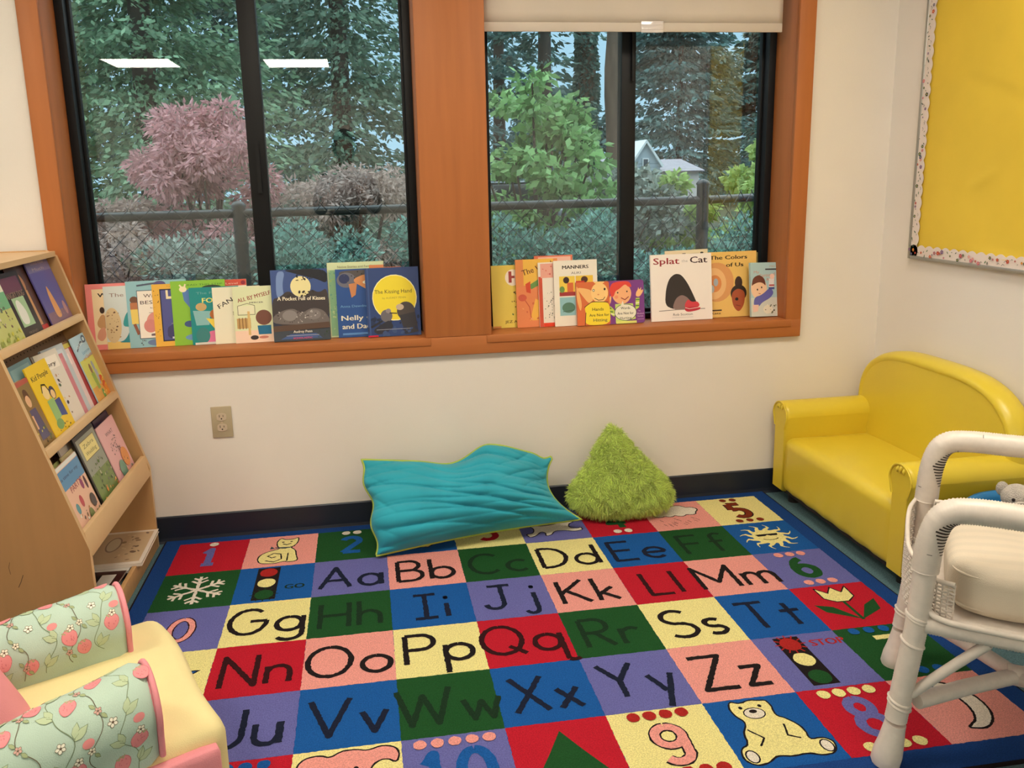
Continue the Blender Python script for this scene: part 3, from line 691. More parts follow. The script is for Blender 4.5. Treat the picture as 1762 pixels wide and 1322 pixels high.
def backshape():
    m = MB(); n = 48; prof_ = []
    for k in range(n+1):
        a = PI*k/n; c, s_ = math.cos(a), math.sin(a)
        y = ty*.985*(abs(c)**.62)*(1 if c > 0 else -1); z = 0.39+0.232*(s_**.82) ; prof_.append((y, z))
    prof_ = [(ty*.985, 0.20)]+prof_+[(-ty*.985, 0.20)]
    cols = [(0.118, 1.0), (0.118, .985), (0.085, .99), (0.050, 1.0)]
    # thickness rounding: ring offset inwards near the front and the back faces
    xs = [(0.128, .0), (0.122, .30), (0.130, .65), (0.150, .92), (0.170, 1.0), (0.195, .95), (0.207, .6), (0.208, .0)]
    V = []; rr = 0.036
    for x, s_ in xs:
        off = rr*(1-s_)
        for i, (y, z) in enumerate(prof_):
            L = math.hypot(y*.9, z-.30)+1e-6; V.append((x, y-(y*.9)/L*off, z-(z-.30)/L*off*(1 if z > .3 else 0)))
    k = len(prof_); F = [(i*k+j, i*k+j+1, (i+1)*k+j+1, (i+1)*k+j) for i in range(len(xs)-1) for j in range(k-1)]
    m.add(V, F, vinyl, True)
    m.add(V[:k], [tuple(range(k))[::-1]], vinyl); m.add(V[-k:], [tuple(range(k))], vinyl)
    m.add([V[0], V[k-1], V[-1], V[-k]], [(0,1,2,3)], vinyl)
    return m.build('backrest', t)
backshape()
b = MB().box(fx+.02, 0.19, -ty+.03, ty-.03, 0.036, 0.06, hole); b.build('base_frame', t)
for x in (fx+.055, .14):
    for y in (-ty+.07, ty-.085): MB().cyl((x, y, 0), (x, y, 0.045), 0.022, darkleg, 0.025, n=20).build('leg', t)
# kids sofa is raised a hair so that the legs touch the carpet

# ================================================================== CORNER BOOKCASE (faces the rug, side panel to the camera)
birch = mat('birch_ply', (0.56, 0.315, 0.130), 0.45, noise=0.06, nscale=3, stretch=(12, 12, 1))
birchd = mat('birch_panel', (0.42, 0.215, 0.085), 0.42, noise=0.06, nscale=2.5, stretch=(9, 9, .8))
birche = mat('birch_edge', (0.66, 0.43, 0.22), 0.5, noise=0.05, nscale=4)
peg = mat('pegboard', (0.27, 0.155, 0.085), 0.6)
t = thing('book_display_shelf', 'birch display bookcase with sloping open shelves against the window wall', 'bookcase', (0, -0.362, 0))
YN, YF = -0.348, 0.338
side = [(0.173,0),(0.173,0.300),(-0.045,1.056),(-0.075,1.075),(-0.30,1.075),(-0.30,0)]
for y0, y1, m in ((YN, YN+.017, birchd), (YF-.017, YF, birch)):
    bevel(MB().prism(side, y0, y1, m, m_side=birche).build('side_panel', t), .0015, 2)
    sc = MB()
mk = Art(MB(), lambda u, v, h: (u, YN-h, v))
mk.line([(-.02,.21),(-.012,.225),(-.004,.245)], .0016, ink((60,35,20))); mk.mb.build('scuff_mark', t)
mk = Art(MB(), lambda u, v, h: (u, YN-h, v)); mk.line([(-.035,.25),(-.037,.27),(-.033,.285)], .0012, ink((80,50,30))); mk.mb.build('scuff_mark', t)
sl = (0.173+0.045)/(1.056-0.300)                      # how far the front leans back per metre of height
def xf(z): return 0.173-(z-0.30)*sl if z > .3 else 0.173
def ledge(z, lip, depth, name='ledge'):
    """narrow shelf whose front lip follows the slope of the side panels"""
    m = MB(); x = xf(z); a = YN+.017; c = YF-.017
    m.prism([(x-depth, z-.009), (x-.010, z-.009), (x-.010, z), (x-depth, z)], a, c, birche)
    lo = .005 if lip < .03 else .014
    m.prism([(xf(z+lip)-.012, z+lip), (xf(z+lip)+.002, z+lip), (xf(z-lo)+.002, z-lo), (xf(z-lo)-.014, z-lo)], a-.004, c+.004, birche)
    return bevel(m.build(name, t), .001, 2)
def panel(z0, z1, d0, d1):
    """pegboard behind a tier; d = distance behind the front slope"""
    m = MB(); a = YN+.017; c = YF-.017
    A = (xf(z0)-d0, z0); B = (xf(z1)-d1, z1)
    m.prism([A, B, (B[0]-.006, B[1]), (A[0]-.006, A[1])], a, c, peg)
    L = math.hypot(B[0]-A[0], B[1]-A[1]); ux, uz = (B[0]-A[0])/L, (B[1]-A[1])/L
    for i in range(int(L/.0254)):
        for j in range(int((c-a)/.0254)):
            x_, z_ = A[0]+ux*(i+.5)*.0254, A[1]+uz*(i+.5)*.0254; y_ = a+.012+j*.0254
            vs = [(x_+uz*.0004+ux*.003*math.cos(q), y_+.003*math.sin(q), z_-ux*.0004+uz*.003*math.cos(q)) for q in [2*PI*k/6 for k in range(6)]]
            m.add(vs, [tuple(range(6))[::-1]], hole)
    m.build('pegboard_back', t)
ledge(0.845, 0.016, 0.062); ledge(0.570, 0.017, 0.066); ledge(0.290, 0.058, 0.075, 'book_rail')
panel(0.845, 1.05, .060, .070); panel(0.57, .832, .066, .085); panel(0.29, .557, .075, .095)
MB().box(-.30, xf(1.056)+.0, YN+.017, YF-.017, 1.055, 1.072, birche).build('top_panel', t)
MB().box(-.296, -.289, YN+.017, YF-.017, 0.0, 1.055, birchd).build('back_panel', t)
MB().box(-.289, 0.158, YN+.017, YF-.017, 0.008, 0.022, birchd).build('bottom_panel', t)
bevel(MB().box(.158, .1725, YN+.017, YF-.017, 0.0, 0.062, birch).build('bottom_lip', t), .001, 2)
# ================================================================== WHITE WICKER CHAIR (local x = towards its back, y = towards its far side)
wick = mat('white_wicker_paint', (0.74, 0.66, 0.59), 0.38, noise=0.05, nscale=60, coat=0.1)
gapm = mat('dark_gap', (0.035, 0.024, 0.018), 0.9)
ang = math.atan2(-0.593, 0.805)
t = thing('wicker_chair', 'white painted wicker armchair with a cream seat cushion at right', 'chair', (2.02, -1.537, 0), (0, 0, ang))
CW = 0.412
def smooth_path(pts, n=14, it=3):
    P = [Vector(p) for p in pts]
    for _ in range(it):
        Q = [P[0]]
        for a, b_ in zip(P, P[1:]): Q += [a*.75+b_*.25, a*.25+b_*.75]
        Q.append(P[-1]); P = Q
    return P
def resample(P, step):
    out = [P[0].copy()]; acc = 0
    for a, b_ in zip(P, P[1:]):
        L = (b_-a).length; d = step-acc
        while d <= L: out.append(a+(b_-a)*(d/L)); d += step
        acc = L-(d-step)
    out.append(P[-1].copy()); return out
def wrapped(mb, pts, r, pitch=0.0045, n=12, amp=0.035, r_end=None):
    """cane wrapped round a pole: ribbed tube"""
    P = resample([Vector(p) for p in pts], pitch/2); N = len(P)
    rad = [(r if r_end is None else r+(r_end-r)*i/(N-1))*(1-(amp*2 if i % 2 else 0)+random.uniform(-.008, .008)) for i in range(N)]
    return mb.tube(P, rad, wick, n)
def leg_pts(y):
    foot = [(-0.002, y, 0.0), (0.006, y, 0.06), (0.022, y, 0.22), (0.036, y, 0.345), (0.042, y, 0.47)]
    return foot
for side, y in (('near', 0.0), ('far', CW)):
    m = MB(); lp = smooth_path(leg_pts(y), it=2)
    foot = [p for p in lp if p.z < .10]
    m.tube([Vector((-0.003, y, 0.0)), Vector((-0.002, y, .012)), Vector((0.002, y, .035)), Vector((0.006, y, .060)), Vector((0.010, y, .095)), Vector((.012, y, .11))], [.024, .030, .030, .0265, .0225, .0215], wick, 18)
    wrapped(m, resample([p for p in lp if p.z >= .095], .01), .0228, pitch=.006, amp=.02)
    for z in (.155, .165, .305, .36, .366): 
        q = min(lp, key=lambda p: abs(p.z-z)); m.tube([Vector((q.x-.001, y, z-.003)), Vector((q.x, y, z)), Vector((q.x+.001, y, z+.003))], [.0235, .0262, .0235], wick, 18)
    m.build('front_leg', t)
    a = MB(); dz = 0 if y else -.021; path = smooth_path([(0.042, y, 0.47), (0.046, y, 0.56+dz), (0.066, y, 0.622+dz), (0.12, y, 0.632+dz), (0.22, y, 0.630+dz), (0.36, y, 0.638+dz), (0.47, y+(.0 if y else 0), 0.66)], it=3)
    wrapped(a, path, .0268, pitch=.0050, n=16, amp=.035)
    # gaps that open between the strands on the inside of the bend
    rs_ = resample(path, .0075)
    for i in range(6, 24):
        p = rs_[i]; d = (rs_[i+1]-rs_[i-1]).normalized(); nrm = Vector((0, 1, 0)).cross(d)
        inn = nrm if nrm.dot(Vector((0.14, y, 0.52))-p) > 0 else -nrm
        bend = max(0, 1-abs((i-13)/10))
        for sgn in (-1,):
            L0 = []
            a0 = .35; a1 = .35+1.25*bend
            for q in range(6):
                th = a0+(a1-a0)*q/5; L0.append(p+(inn*math.cos(th)+Vector((0, sgn, 0))*math.sin(th))*.0272)
            w_ = d*.0013*(0.4+bend)
            vs = [tuple(v-w_) for v in L0]+[tuple(v+w_) for v in L0]
            a.add(vs, [(k, k+1, 7+k, 6+k) for k in range(5)], gapm)
    for q in range(10):
        i = random.randrange(4, len(rs_)-4); p = rs_[i]; d = (rs_[i+1]-rs_[i-1]).normalized(); up = Vector((0,1,0)).cross(d)
        th0 = random.uniform(0, 6); L0 = [p+(up*math.cos(th0+k*.12)+Vector((0,1,0))*math.sin(th0+k*.12))*.0273 for k in range(4)]
        a.add([tuple(v-d*.0006) for v in L0]+[tuple(v+d*.0006) for v in L0], [(k, k+1, 5+k, 4+k) for k in range(3)], gapm)
    a.build('arm', t)
    bl = MB(); wrapped(bl, smooth_path([(0.50, y, 0.0), (0.485, y, 0.2), (0.47, y, 0.40), (0.475, y, 0.64)], it=2), .021, pitch=.008); bl.build('back_leg', t)
    rl = MB(); wrapped(rl, [(0.05, y, .352), (0.46, y, .352)], .021, pitch=.0055); rl.build('seat_rail', t)
    br = MB(); br.tube(smooth_path([(.036, y, .185), (.10, y, .262), (.165, y, .335)], it=1), .0105, wick, 12); br.build('corner_brace', t)
    br = MB(); br.tube(smooth_path([(.46, y, .185), (.41, y, .262), (.345, y, .335)], it=1), .0105, wick, 12); br.build('corner_brace', t)
rl = MB(); wrapped(rl, [(0.036, .02, .345), (0.036, CW-.02, .345)], .020, pitch=.0055); wrapped(rl, [(0.47, .02, .345), (0.47, CW-.02, .345)], .020, pitch=.0055); rl.build('cross_rail', t)
st = MB(); cx_, cy_ = .245, CW/2
for q, y in ((.036, 0), (.036, CW), (.485, 0), (.485, CW)):
    wrapped(st, [(q+(cx_-q)*.06, y+(cy_-y)*.06, .165), (q+(cx_-q)*.5, y+(cy_-y)*.5, .168), (cx_, cy_, .165)], .0175, pitch=.02, amp=.01)
st.tube([(cx_-.02, cy_, .165), (cx_+.02, cy_, .165)], .023, wick, 14); st.build('cross_stretcher', t)
# woven seat tray: strands over and under
def weave(name, path, height, z0, bow=0, rows=None, r=.0021, flare=0.0):
    """basket weave standing on a floor path: upright stakes with strands weaving in and out"""
    P = resample(smooth_path(path, it=2), .011); m = MB(); N = len(P); nor = []
    for i in range(N):
        d = (P[min(i+1, N-1)]-P[max(i-1, 0)]).normalized(); nor.append(Vector((d.y, -d.x, 0)))
    rows = rows or int(height/.0085)
    for i in range(0, N, 1):
        b0 = P[i]+Vector((0,0,z0)); b1 = b0+Vector((0,0,height))+nor[i]*flare; m.tube([b0, b1], r*.9, wick, 5, caps=False)
    for k in range(rows):
        z = z0+height*(k+.5)/rows; pts = []
        for i in range(N): pts.append(P[i]+nor[i]*(flare*(k+.5)/rows+.0026*(1 if (i+k) % 2 else -1))+Vector((0,0,z)))
        m.tube(pts, r*1.15, wick, 5, caps=False)
    top = [P[i]+nor[i]*flare+Vector((0,0,z0+height)) for i in range(N)]
    m.tube(top, .005, wick, 8); return m.build(name, t)
weave('woven_front_panel', [(.050, .026, 0), (.012, .06, 0), (.004, CW/2, 0), (.006, CW-.07, 0), (.018, CW-.012, 0)], .125, .345)
weave('woven_corner_panel', [(.052, .085, 0), (.050, .036, 0), (.062, .012, 0), (.098, .004, 0)], .080, .366, rows=10)
weave('woven_side_panel', [(.060, CW-.03, 0), (.20, CW-.022, 0), (.45, CW-.022, 0)], .115, .365)
weave('woven_back_panel', [(.475, CW, 0), (.50, CW-.06, 0), (.505, CW/2, 0), (.50, .06, 0), (.475, 0, 0)], .42, .37, rows=34)
m = MB(); m.tube(smooth_path([(.048, .02, .405), (.052, -.006, .385), (.075, -.018, .374), (.13, -.020, .372), (.28, -.020, .372), (.45, -.020, .372)], it=3), .0065, wick, 10); m.build('seat_hoop', t)
m = MB(); m.box(.05, .455, .012, CW-.02, .352, .366, wick); m.build('seat_deck', t)
cushm = mat('cream_ticking', (0.62, 0.52, 0.40), 0.8, bump=0.15, bscale=500)
# soft stripes woven in the cloth
nt_ = cushm.node_tree; b_ = nt_.nodes['Principled BSDF']; tc = nt_.nodes.new('ShaderNodeTexCoord'); wv = nt_.nodes.new('ShaderNodeTexWave'); wv.bands_direction = 'Y'
wv.inputs['Scale'].default_value = 9; wv.inputs['Distortion'].default_value = 1.2; wv.inputs['Detail'].default_value = 2; rp = nt_.nodes.new('ShaderNodeValToRGB')
rp.color_ramp.elements[0].color = (0.66, 0.57, 0.45, 1); rp.color_ramp.elements[1].color = (0.62, 0.54, 0.43, 1); rp.color_ramp.elements[0].position = .3; rp.color_ramp.elements[1].position = .8
nt_.links.new(tc.outputs['Object'], wv.inputs['Vector']); nt_.links.new(wv.outputs['Fac'], rp.inputs[0]); nt_.links.new(rp.outputs[0], b_.inputs['Base Color'])
def cush(V):
    kx, ky = np.abs(V[:,0])/.192, np.abs(V[:,1])/.178; V[:,1] *= 1-.12*kx**5; V[:,0] *= 1-.12*ky**5
    V[:,2] += .016*(1-(V[:,0]/.2)**2).clip(0)*(1-(V[:,1]/.19)**2).clip(0)*np.sign(V[:,2])+.0015*np.sin(V[:,0]*40+V[:,1]*23)
    return V
c = rounded('seat_cushion', .192, .178, .050, .030, cushm, 26, cush, t); c.location = (.275, CW/2-.010, .426)
pm = MB()
for zz in (.032, -.036):
    q = []
    for k in range(72):
        a = 2*PI*k/72; ca, sa = math.cos(a), math.sin(a); e = .30
        q.append((.184*abs(ca)**e*(1 if ca > 0 else -1), .170*abs(sa)**e*(1 if sa > 0 else -1), zz))
    pm.tube(q+[q[0]], .0030, cushm, 6, caps=False)
pm.build('piping', c)

# ================================================================== CHILD'S UPHOLSTERED ARMCHAIR
# local x = out of its front, y = to its far (window) side
aqua = mat('aqua_cotton', (0.46, 0.60, 0.50), 0.85, noise=0.06, nscale=8, bump=0.2, bscale=500)
pinkm = mat('pink_cotton', (0.80, 0.29, 0.33), 0.85, noise=0.04, nscale=8, bump=0.2, bscale=500)
lemon = mat('lemon_cotton', (0.78, 0.66, 0.33), 0.85, noise=0.03, nscale=8, bump=0.2, bscale=500)
aang = math.atan2(.475, .88)
t = thing('toddler_armchair', 'small padded armchair with a lemon seat, aqua strawberry arms and pink back', 'armchair', (0.523, -1.268, 0), (0, 0, .465))
def seatdef(V):
    V[:,2] += .008*(1-(V[:,1]/.26)**2).clip(0)*(V[:,2] > 0)
    V[:,0] += .006*np.sin(V[:,1]*14)*(V[:,0] > .1)
    return V
o = rounded('seat', .190, .258, .112, .036, lemon, 24, seatdef, t); o.location = (-.172, .006, .148)
o = rounded('base', .205, .225, .05, .02, pinkm, 12, None, t); o.location = (-.30, 0, .062)
def strawberry(ar, u, v, s_, a=0):
    s_ *= 1.3; c, sn = math.cos(a), math.sin(a)
    f = lambda x, y: (u+(x*c-y*sn)*s_, v+(x*sn+y*c)*s_)
    body = [f(math.sin(q)*(1-.35*(1-math.cos(q))/2), math.cos(q)*-1.05*(1) if False else -math.cos(q)) for q in []]
    body = [f(.85*math.sin(q)*(1-.28*max(0, -math.cos(q))), 1.0*math.cos(q)) for q in [2*PI*k/18 for k in range(18)]]
    ar.poly(body, ink((224,140,144), .8)); ar.line(body, s_*.07, ink((206,110,120), .8), closed=True)
    for k in range(9): ar.poly(ell(*f(random.uniform(-.45, .45), random.uniform(-.5, .5)), s_*.06, s_*.08, 5), ink((204,112,122), .8))
    ar.line([f(-.5, 1.0), f(-.2, .7), f(0, 1.05), f(.25, .7), f(.5, 1.0)], s_*.14, ink((166,170,126), .8))
def flower(ar, u, v, s_, c):
    for k in range(5):
        a = k*2*PI/5; e = ell(u+.6*s_*math.cos(a), v+.6*s_*math.sin(a), s_*.45, s_*.38, 9, a)
        ar.poly(e, ink(c, .8)); ar.line(e, s_*.12, ink((120,116,94), .8), closed=True)
    ar.poly(ell(u, v, s_*.25, s_*.25, 8), ink((96,76,60), .8))
def leaf(ar, u, v, L, a, c=(182,198,160)):
    e = [(u+L*x*math.cos(a)-L*y*math.sin(a), v+L*x*math.sin(a)+L*y*math.cos(a)) for x, y in [(0,0),(.3,.22),(.65,.2),(1,0),(.65,-.2),(.3,-.22)]]
    ar.poly(e, ink(c, .8)); ar.line(e, .0008, ink((112,128,96), .8), closed=True); ar.line([e[0], e[3]], .0007, ink((112,128,96), .8))
def vinecloth(ar, u0, u1, vr, seedv=3, dens=1.0):
    """vines run round the arm every 8-9 cm"""
    R_ = random.Random(seedv); k = 0; u = u0+.035
    while u < u1-.02:
        vine = ink((120,136,104), .8) if k % 2 == 0 else ink((106,98,76), .8)
        pts = [(u+.014*math.sin(v*42+k)+.004*math.sin(v*90), v) for v in np.linspace(vr[0]+.006, vr[1]-.006, 40)]
        ar.line(pts, .0014, vine)
        if k % 2 == 0:
            for q in range(2, 38, 7):
                p = pts[q]; sg = 1 if (q//7) % 2 else -1
                leaf(ar, p[0], p[1], .030, sg*.6+(0 if sg > 0 else PI)); leaf(ar, p[0], p[1]+.004, .026, 1.2*sg+(0 if sg > 0 else PI))
                kind = (q//7) % 3
                if kind == 0: strawberry(ar, p[0]-sg*.026, p[1]+.012, .0125, R_.uniform(-.4, .4))
                elif kind == 1: strawberry(ar, p[0]-sg*.024, p[1]-.004, .0135, R_.uniform(-.4, .4)); flower(ar, p[0]-sg*.028, p[1]+.015, .0075, (236,228,210))
                else: flower(ar, p[0]-sg*.022, p[1], .0085, (238,232,216)); ar.poly(ell(p[0]+sg*.02, p[1]-.014, .010, .008, 12), ink((226,140,140), .8))
        else:
            for q in range(4, 38, 8):
                p = pts[q]; flower(ar, p[0], p[1], .0065, (206,160,150) if q % 3 else (230,222,200))
                leaf(ar, p[0]+.004, p[1]+.006, .014, 1.0, (160,172,128)); leaf(ar, p[0]-.004, p[1]-.006, .014, -2.2, (160,172,128))
        u += .052; k += 1
AR = 0.078; AZ = 0.325
def arm_surf(yc, L):
    x00 = -.085 if yc > 0 else -.112; DR = .10 if yc > 0 else .17
    def f(u, v, h):                       # u = back from the front end, v = round the roll (0 = top, + = far side)
        r = AR+h; a = v/AR
        if abs(v) <= AR*PI*.62: return (x00-u, yc+r*math.sin(a), AZ+r*math.cos(a)-max(0,u)*DR)
        e = abs(v)-AR*PI*.62; a = PI*.62; sg = 1 if v > 0 else -1
        return (x00-u, yc+sg*(AR+h)*math.sin(a)-sg*e*.10, AZ+(AR+h)*math.cos(a)-e-max(0,u)*DR)
    return f
for yc, sd in ((.176, 3), (-.192, 8)):
    f = arm_surf(yc, .5); m = MB(); L = .46; vm = AR*PI*.62+.055
    nu, nv = 26, 46; V = []
    for i in range(nu+1):
        for j in range(nv+1):
            u = L*i/nu; v = -vm+2*vm*j/nv; e = min(1, u/.018); sh = -.010*(1-math.sqrt(max(0, 1-(1-e)**2)))
            V.append(f(u, v, sh+.0012*math.sin(u*40+v*25)))
    m.add(V, [(i*(nv+1)+j, (i+1)*(nv+1)+j, (i+1)*(nv+1)+j+1, i*(nv+1)+j+1)[::-1] for i in range(nu) for j in range(nv)], aqua, True)
    lo = [V[0], V[nv], V[-1], V[-nv-1]]; m.add(lo, [(0,1,2,3)], aqua)
    ar = Art(m, lambda u, v, h, f=f: f(u, v, h+.0012*math.sin(u*40+v*25)), step=.000003, h0=.0003); ar.fan = True; vinecloth(ar, .012, L, (-AR*1.95, AR*1.5) if yc > 0 else (-vm, AR*1.15), sd)
    arm = m.build('arm', t)
    # pink end cap and its piping
    x00 = -.085 if yc > 0 else -.112; e = MB(); n = 32; ring = [f(.004, -vm+2*vm*k/n, -.010) for k in range(n+1)]
    e.add([(x00+.006, y, z) for x, y, z in ring], [tuple(range(n+1))], pinkm)
    e.add([(x00+.006, y, z) for x, y, z in ring]+[(x00-.013, y, z) for x, y, z in ring], [(k, k+1, n+2+k, n+1+k) for k in range(n)], pinkm, True)
    e.build('end_cap', arm)
    p = MB(); p.tube([(x00+.006, y, z) for x, y, z in [f(.004, -vm+2*vm*k/n, -.006) for k in range(n+1)]], .0055, pinkm, 8); p.build('piping', arm)
    # side panel under the roll
    s_ = 1 if yc > 0 else -1
    o = rounded('side_panel', .225, .016, .105, .012, pinkm, 14, None, t); o.location = (-.232, s_*(.262 if s_ > 0 else .262), .125)
    if s_ < 0:
        d = MB(); ar = Art(d, lambda u, v, h: (u, -.0161-h, v), step=.00004, h0=.0002)
        for q in range(5):
            bx_ = -.19+q*.09
            ar.line([(bx_+.012*math.sin(v*60+q), v) for v in np.linspace(-.09, .09, 24)], .0014, ink((140,120,80), .8))
            for vv in (-.06, -.01, .05): leaf(ar, bx_, vv, .024, .7+q, (190,110,96)); ar.line(ell(bx_+.026, vv+.01, .009, .011, 12), .001, ink((150,90,80), .8), closed=True); flower(ar, bx_-.02, vv+.02, .006, (216,130,120))
        d.build('printed_pattern', o)
def backdef(V):
    V[:,0] += .022*(1-(V[:,1]/.115)**2).clip(0)*(1-((V[:,2])/.2)**2).clip(0)*(V[:,0] > 0)
    V[:,0] -= (V[:,2]+.19)*.40
    sq = (V[:,2] > .06); V[:,1] *= 1-.35*sq*((V[:,2]-.06)/.15)**2
    return V
o = rounded('backrest', .055, .112, .20, .045, pinkm, 22, backdef, t); o.location = (-.300, -.008, .300)
d = MB()
def bsurf(u, v, h):
    x = .055+.022*max(0, 1-(u/.115)**2)*max(0, 1-(v/.2)**2)-(v+.19)*.40
    return (x+h+.0004, u, v)
ar = Art(d, bsurf, step=.00005, h0=.0004)
for (u, v) in [(-.03,-.10),(.02,-.06),(-.05,-.03),(.045,-.10)]:
    for k in range(8):
        a = k*PI/4; leaf(ar, u, v, .026, a, (222,214,196))
    ar.poly(ell(u, v, .007, .007, 10), ink((216,190,90), .8))
for (u, v, a) in [(-.06,-.13,.3),(.03,-.15,1.2),(.07,-.09,2.0)]: leaf(ar, u, v, .04, a, (150,170,120)); strawberry(ar, u+.02, v+.03, .012)
dm = d.build('printed_flowers'); bj = bmesh.new(); bj.from_mesh(o.data); nf = len(bj.faces); bj.from_mesh(dm.data); bj.faces.ensure_lookup_table()
for fc in bj.faces[nf:]: fc.material_index += 1
bj.to_mesh(o.data); bj.free()
for m_ in dm.data.materials: o.data.materials.append(m_)
bpy.data.objects.remove(dm)

# ================================================================== FLOOR PILLOWS
teal = mat('teal_plush', (0.026, 0.345, 0.455), 0.8, noise=0.10, nscale=7, bump=0.2, bscale=600, sheen=0.15, spec=.2)
limep = mat('lime_piping', (0.36, 0.46, 0.06), 0.7)
t = thing('floor_pillow', 'large crumpled teal plush pillow with lime piping leaning on the wall', 'pillow', (1.3, -0.16, 0))
BL, BR, TL, TR = [np.array(p)-np.array((1.3, -.16, 0)) for p in ((.945, -.315, .022), (1.69, -.225, .050), (.905, -.085, .290), (1.612, -.075, .245))]
NU, NV = 150, 100
uu, vv = np.meshgrid(np.linspace(0, 1, NU+1), np.linspace(0, 1, NV+1), indexing='ij')
def pil(side):
    u, v = uu.copy(), vv.copy()
    cu = u+.030*np.sin(PI*v)*(1-2*u)*.6+.012*np.sin(v*15)*(1-2*u)**2*(u < .5); cv = v+.05*np.sin(PI*u)*(1-2*v)*.7
    P = (BL*(1-u)[...,None]+BR*u[...,None])*(1-v)[...,None]+(TL*(1-u)[...,None]+TR*u[...,None])*v[...,None]
    cu = cu-.070*np.clip(np.sin(PI*np.clip(v*1.05+.0, 0, 1)), 0, 1)**.8*np.clip(u, 0, 1)**4
    P = P+(cu-u)[...,None]*(BR-BL)+(cv-v)[...,None]*(TL-BL)
    # top edge dips then humps
    top = .060*np.exp(-((u-.66)/np.where(u < .66, .11, .22))**2)-.012*np.exp(-((u-.44)/.10)**2)-.016*np.exp(-((u-.96)/.04)**2)
    P[...,2] += top*v**2
    P[...,2] += -.035*np.exp(-((u-.72)/.25)**2)*(1-v)**2*0
    nrm = np.array([-.12, -.82, .50]); nrm /= np.linalg.norm(nrm)
    prof = (np.clip(4*u*(1-u), 0, 1)**.40)*(np.clip(4*v*(1-v), 0, 1)**.58)
    th = .125*prof*(1.2-.45*v) if side > 0 else .045*prof
    f = np.zeros_like(u)
    if side > 0:
        def crease(ph, sharp=.42): return np.abs(np.sin(ph))**sharp-.68
        w1 = .5+.5*np.sin(u*6.1+v*9+1.3); w2 = .5+.5*np.sin(u*11-v*7+.4)
        A1 = crease(PI*(5.2*(v+.28*u-.10*np.sin(4.2*u+1))+.28*np.sin(7*u+5*v)))*(.35+.65*w1)
        A2 = crease(PI*(8.5*(v+.55*(u-.6)**2+.20*u)+.5*np.sin(5*u-3*v)))*(.25+.75*w2)
        A3 = crease(PI*(6*(v*.6-u*.9)+.3*np.sin(9*v)))*np.clip((u-.62)/.2, 0, 1)*np.clip((v-.35)/.3, 0, 1)
        A4 = crease(PI*(5*(v*.7+u*1.1)))*np.clip((.16-u)/.16, 0, 1)
        f += .036*A1*(.6+.6*np.sin(u*4+v*3)**2)+.017*A2+.026*A3+.020*A4
        f += .018*np.sin(u*5.1+1)*np.sin(v*5+u*4)
    P = P+(nrm*side)*((th+f*prof**.5)[...,None])
    return P
A_, B_ = pil(1), pil(-1)
B_[...,1] = np.minimum(B_[...,1], .155); A_[...,2] = np.maximum(A_[...,2], .012); B_[...,2] = np.maximum(B_[...,2], .011)
n0 = (NU+1)*(NV+1); V = np.concatenate([A_.reshape(-1, 3), B_.reshape(-1, 3)])
idx = np.arange(n0).reshape(NU+1, NV+1); q = np.stack([idx[:-1,:-1], idx[1:,:-1], idx[1:,1:], idx[:-1,1:]], -1).reshape(-1, 4)
np_mesh('cover', V, np.concatenate([q, q[:,::-1]+n0]), teal, t)
E_ = [A_[i,0] for i in range(0, NU, 3)]+[A_[NU,j] for j in range(0, NV, 3)]+[A_[i,NV] for i in range(NU, 0, -3)]+[A_[0,j] for j in range(NV, -1, -3)]
E_ = [Vector((p[0], min(p[1], .150), max(p[2], .013))) for p in E_]
m = MB(); m.tube(E_, .0046, limep, 8); m.build('piping', t)

# lime shaggy pillow: blob from its outline, then fur
limef = mat('lime_shag', (0.60, 0.74, 0.17), 0.85, noise=0.10, nscale=12, island=0.35, sheen=0.3, trans=0.15)
out_ = [(1.842,.353),(1.874,.335),(1.925,.275),(1.955,.235),(2.045,.150),(2.072,.085),(2.06,.045),(1.99,.022),(1.90,.018),(1.82,.018),(1.74,.030),(1.672,.070),(1.662,.115),(1.70,.165),(1.752,.225),(1.805,.312)]
t = thing('floor_pillow', 'lime green shaggy pillow standing on its corner against the wall', 'pillow', (1.86, -0.10, 0))
o2 = [Vector((x-1.86, z, 0)) for x, z in out_]
o2 = smooth_path(o2+[o2[0]], it=2)[:-1]; C0 = Vector((0.0, .125, 0)); NR = 30; V = []; F = []
k = len(o2)
for sd in (-1, 1):
    for i in range(NR+1):
        s_ = i/NR; th = (.088 if sd < 0 else .050)*(max(0, 1-s_**2.3))**.6
        for p in o2:
            x = C0.x+(p.x-C0.x)*s_; z = C0.y+(p.y-C0.y)*s_
            lean = (z-.02)*.20
            cr = .012*math.exp(-((z-.085-.35*(x-.02)**1)/.016)**2)*(x > -.02)*(1-s_) if sd < 0 else 0
            V.append((x, sd*th+lean+cr-.045, z))
n1 = (NR+1)*k
for sd in (0, 1):
    for i in range(NR):
        for j in range(k):
            a = sd*n1+i*k+j; b_ = sd*n1+i*k+(j+1) % k; q = (a, b_, b_+k, a+k); F.append(q if sd else q[::-1])
V = np.array(V); V[:,1] = np.minimum(V[:,1], .088); V[:,2] = np.maximum(V[:,2], .014); F = np.array(F)
np_mesh('cover', V, F, limef, t)
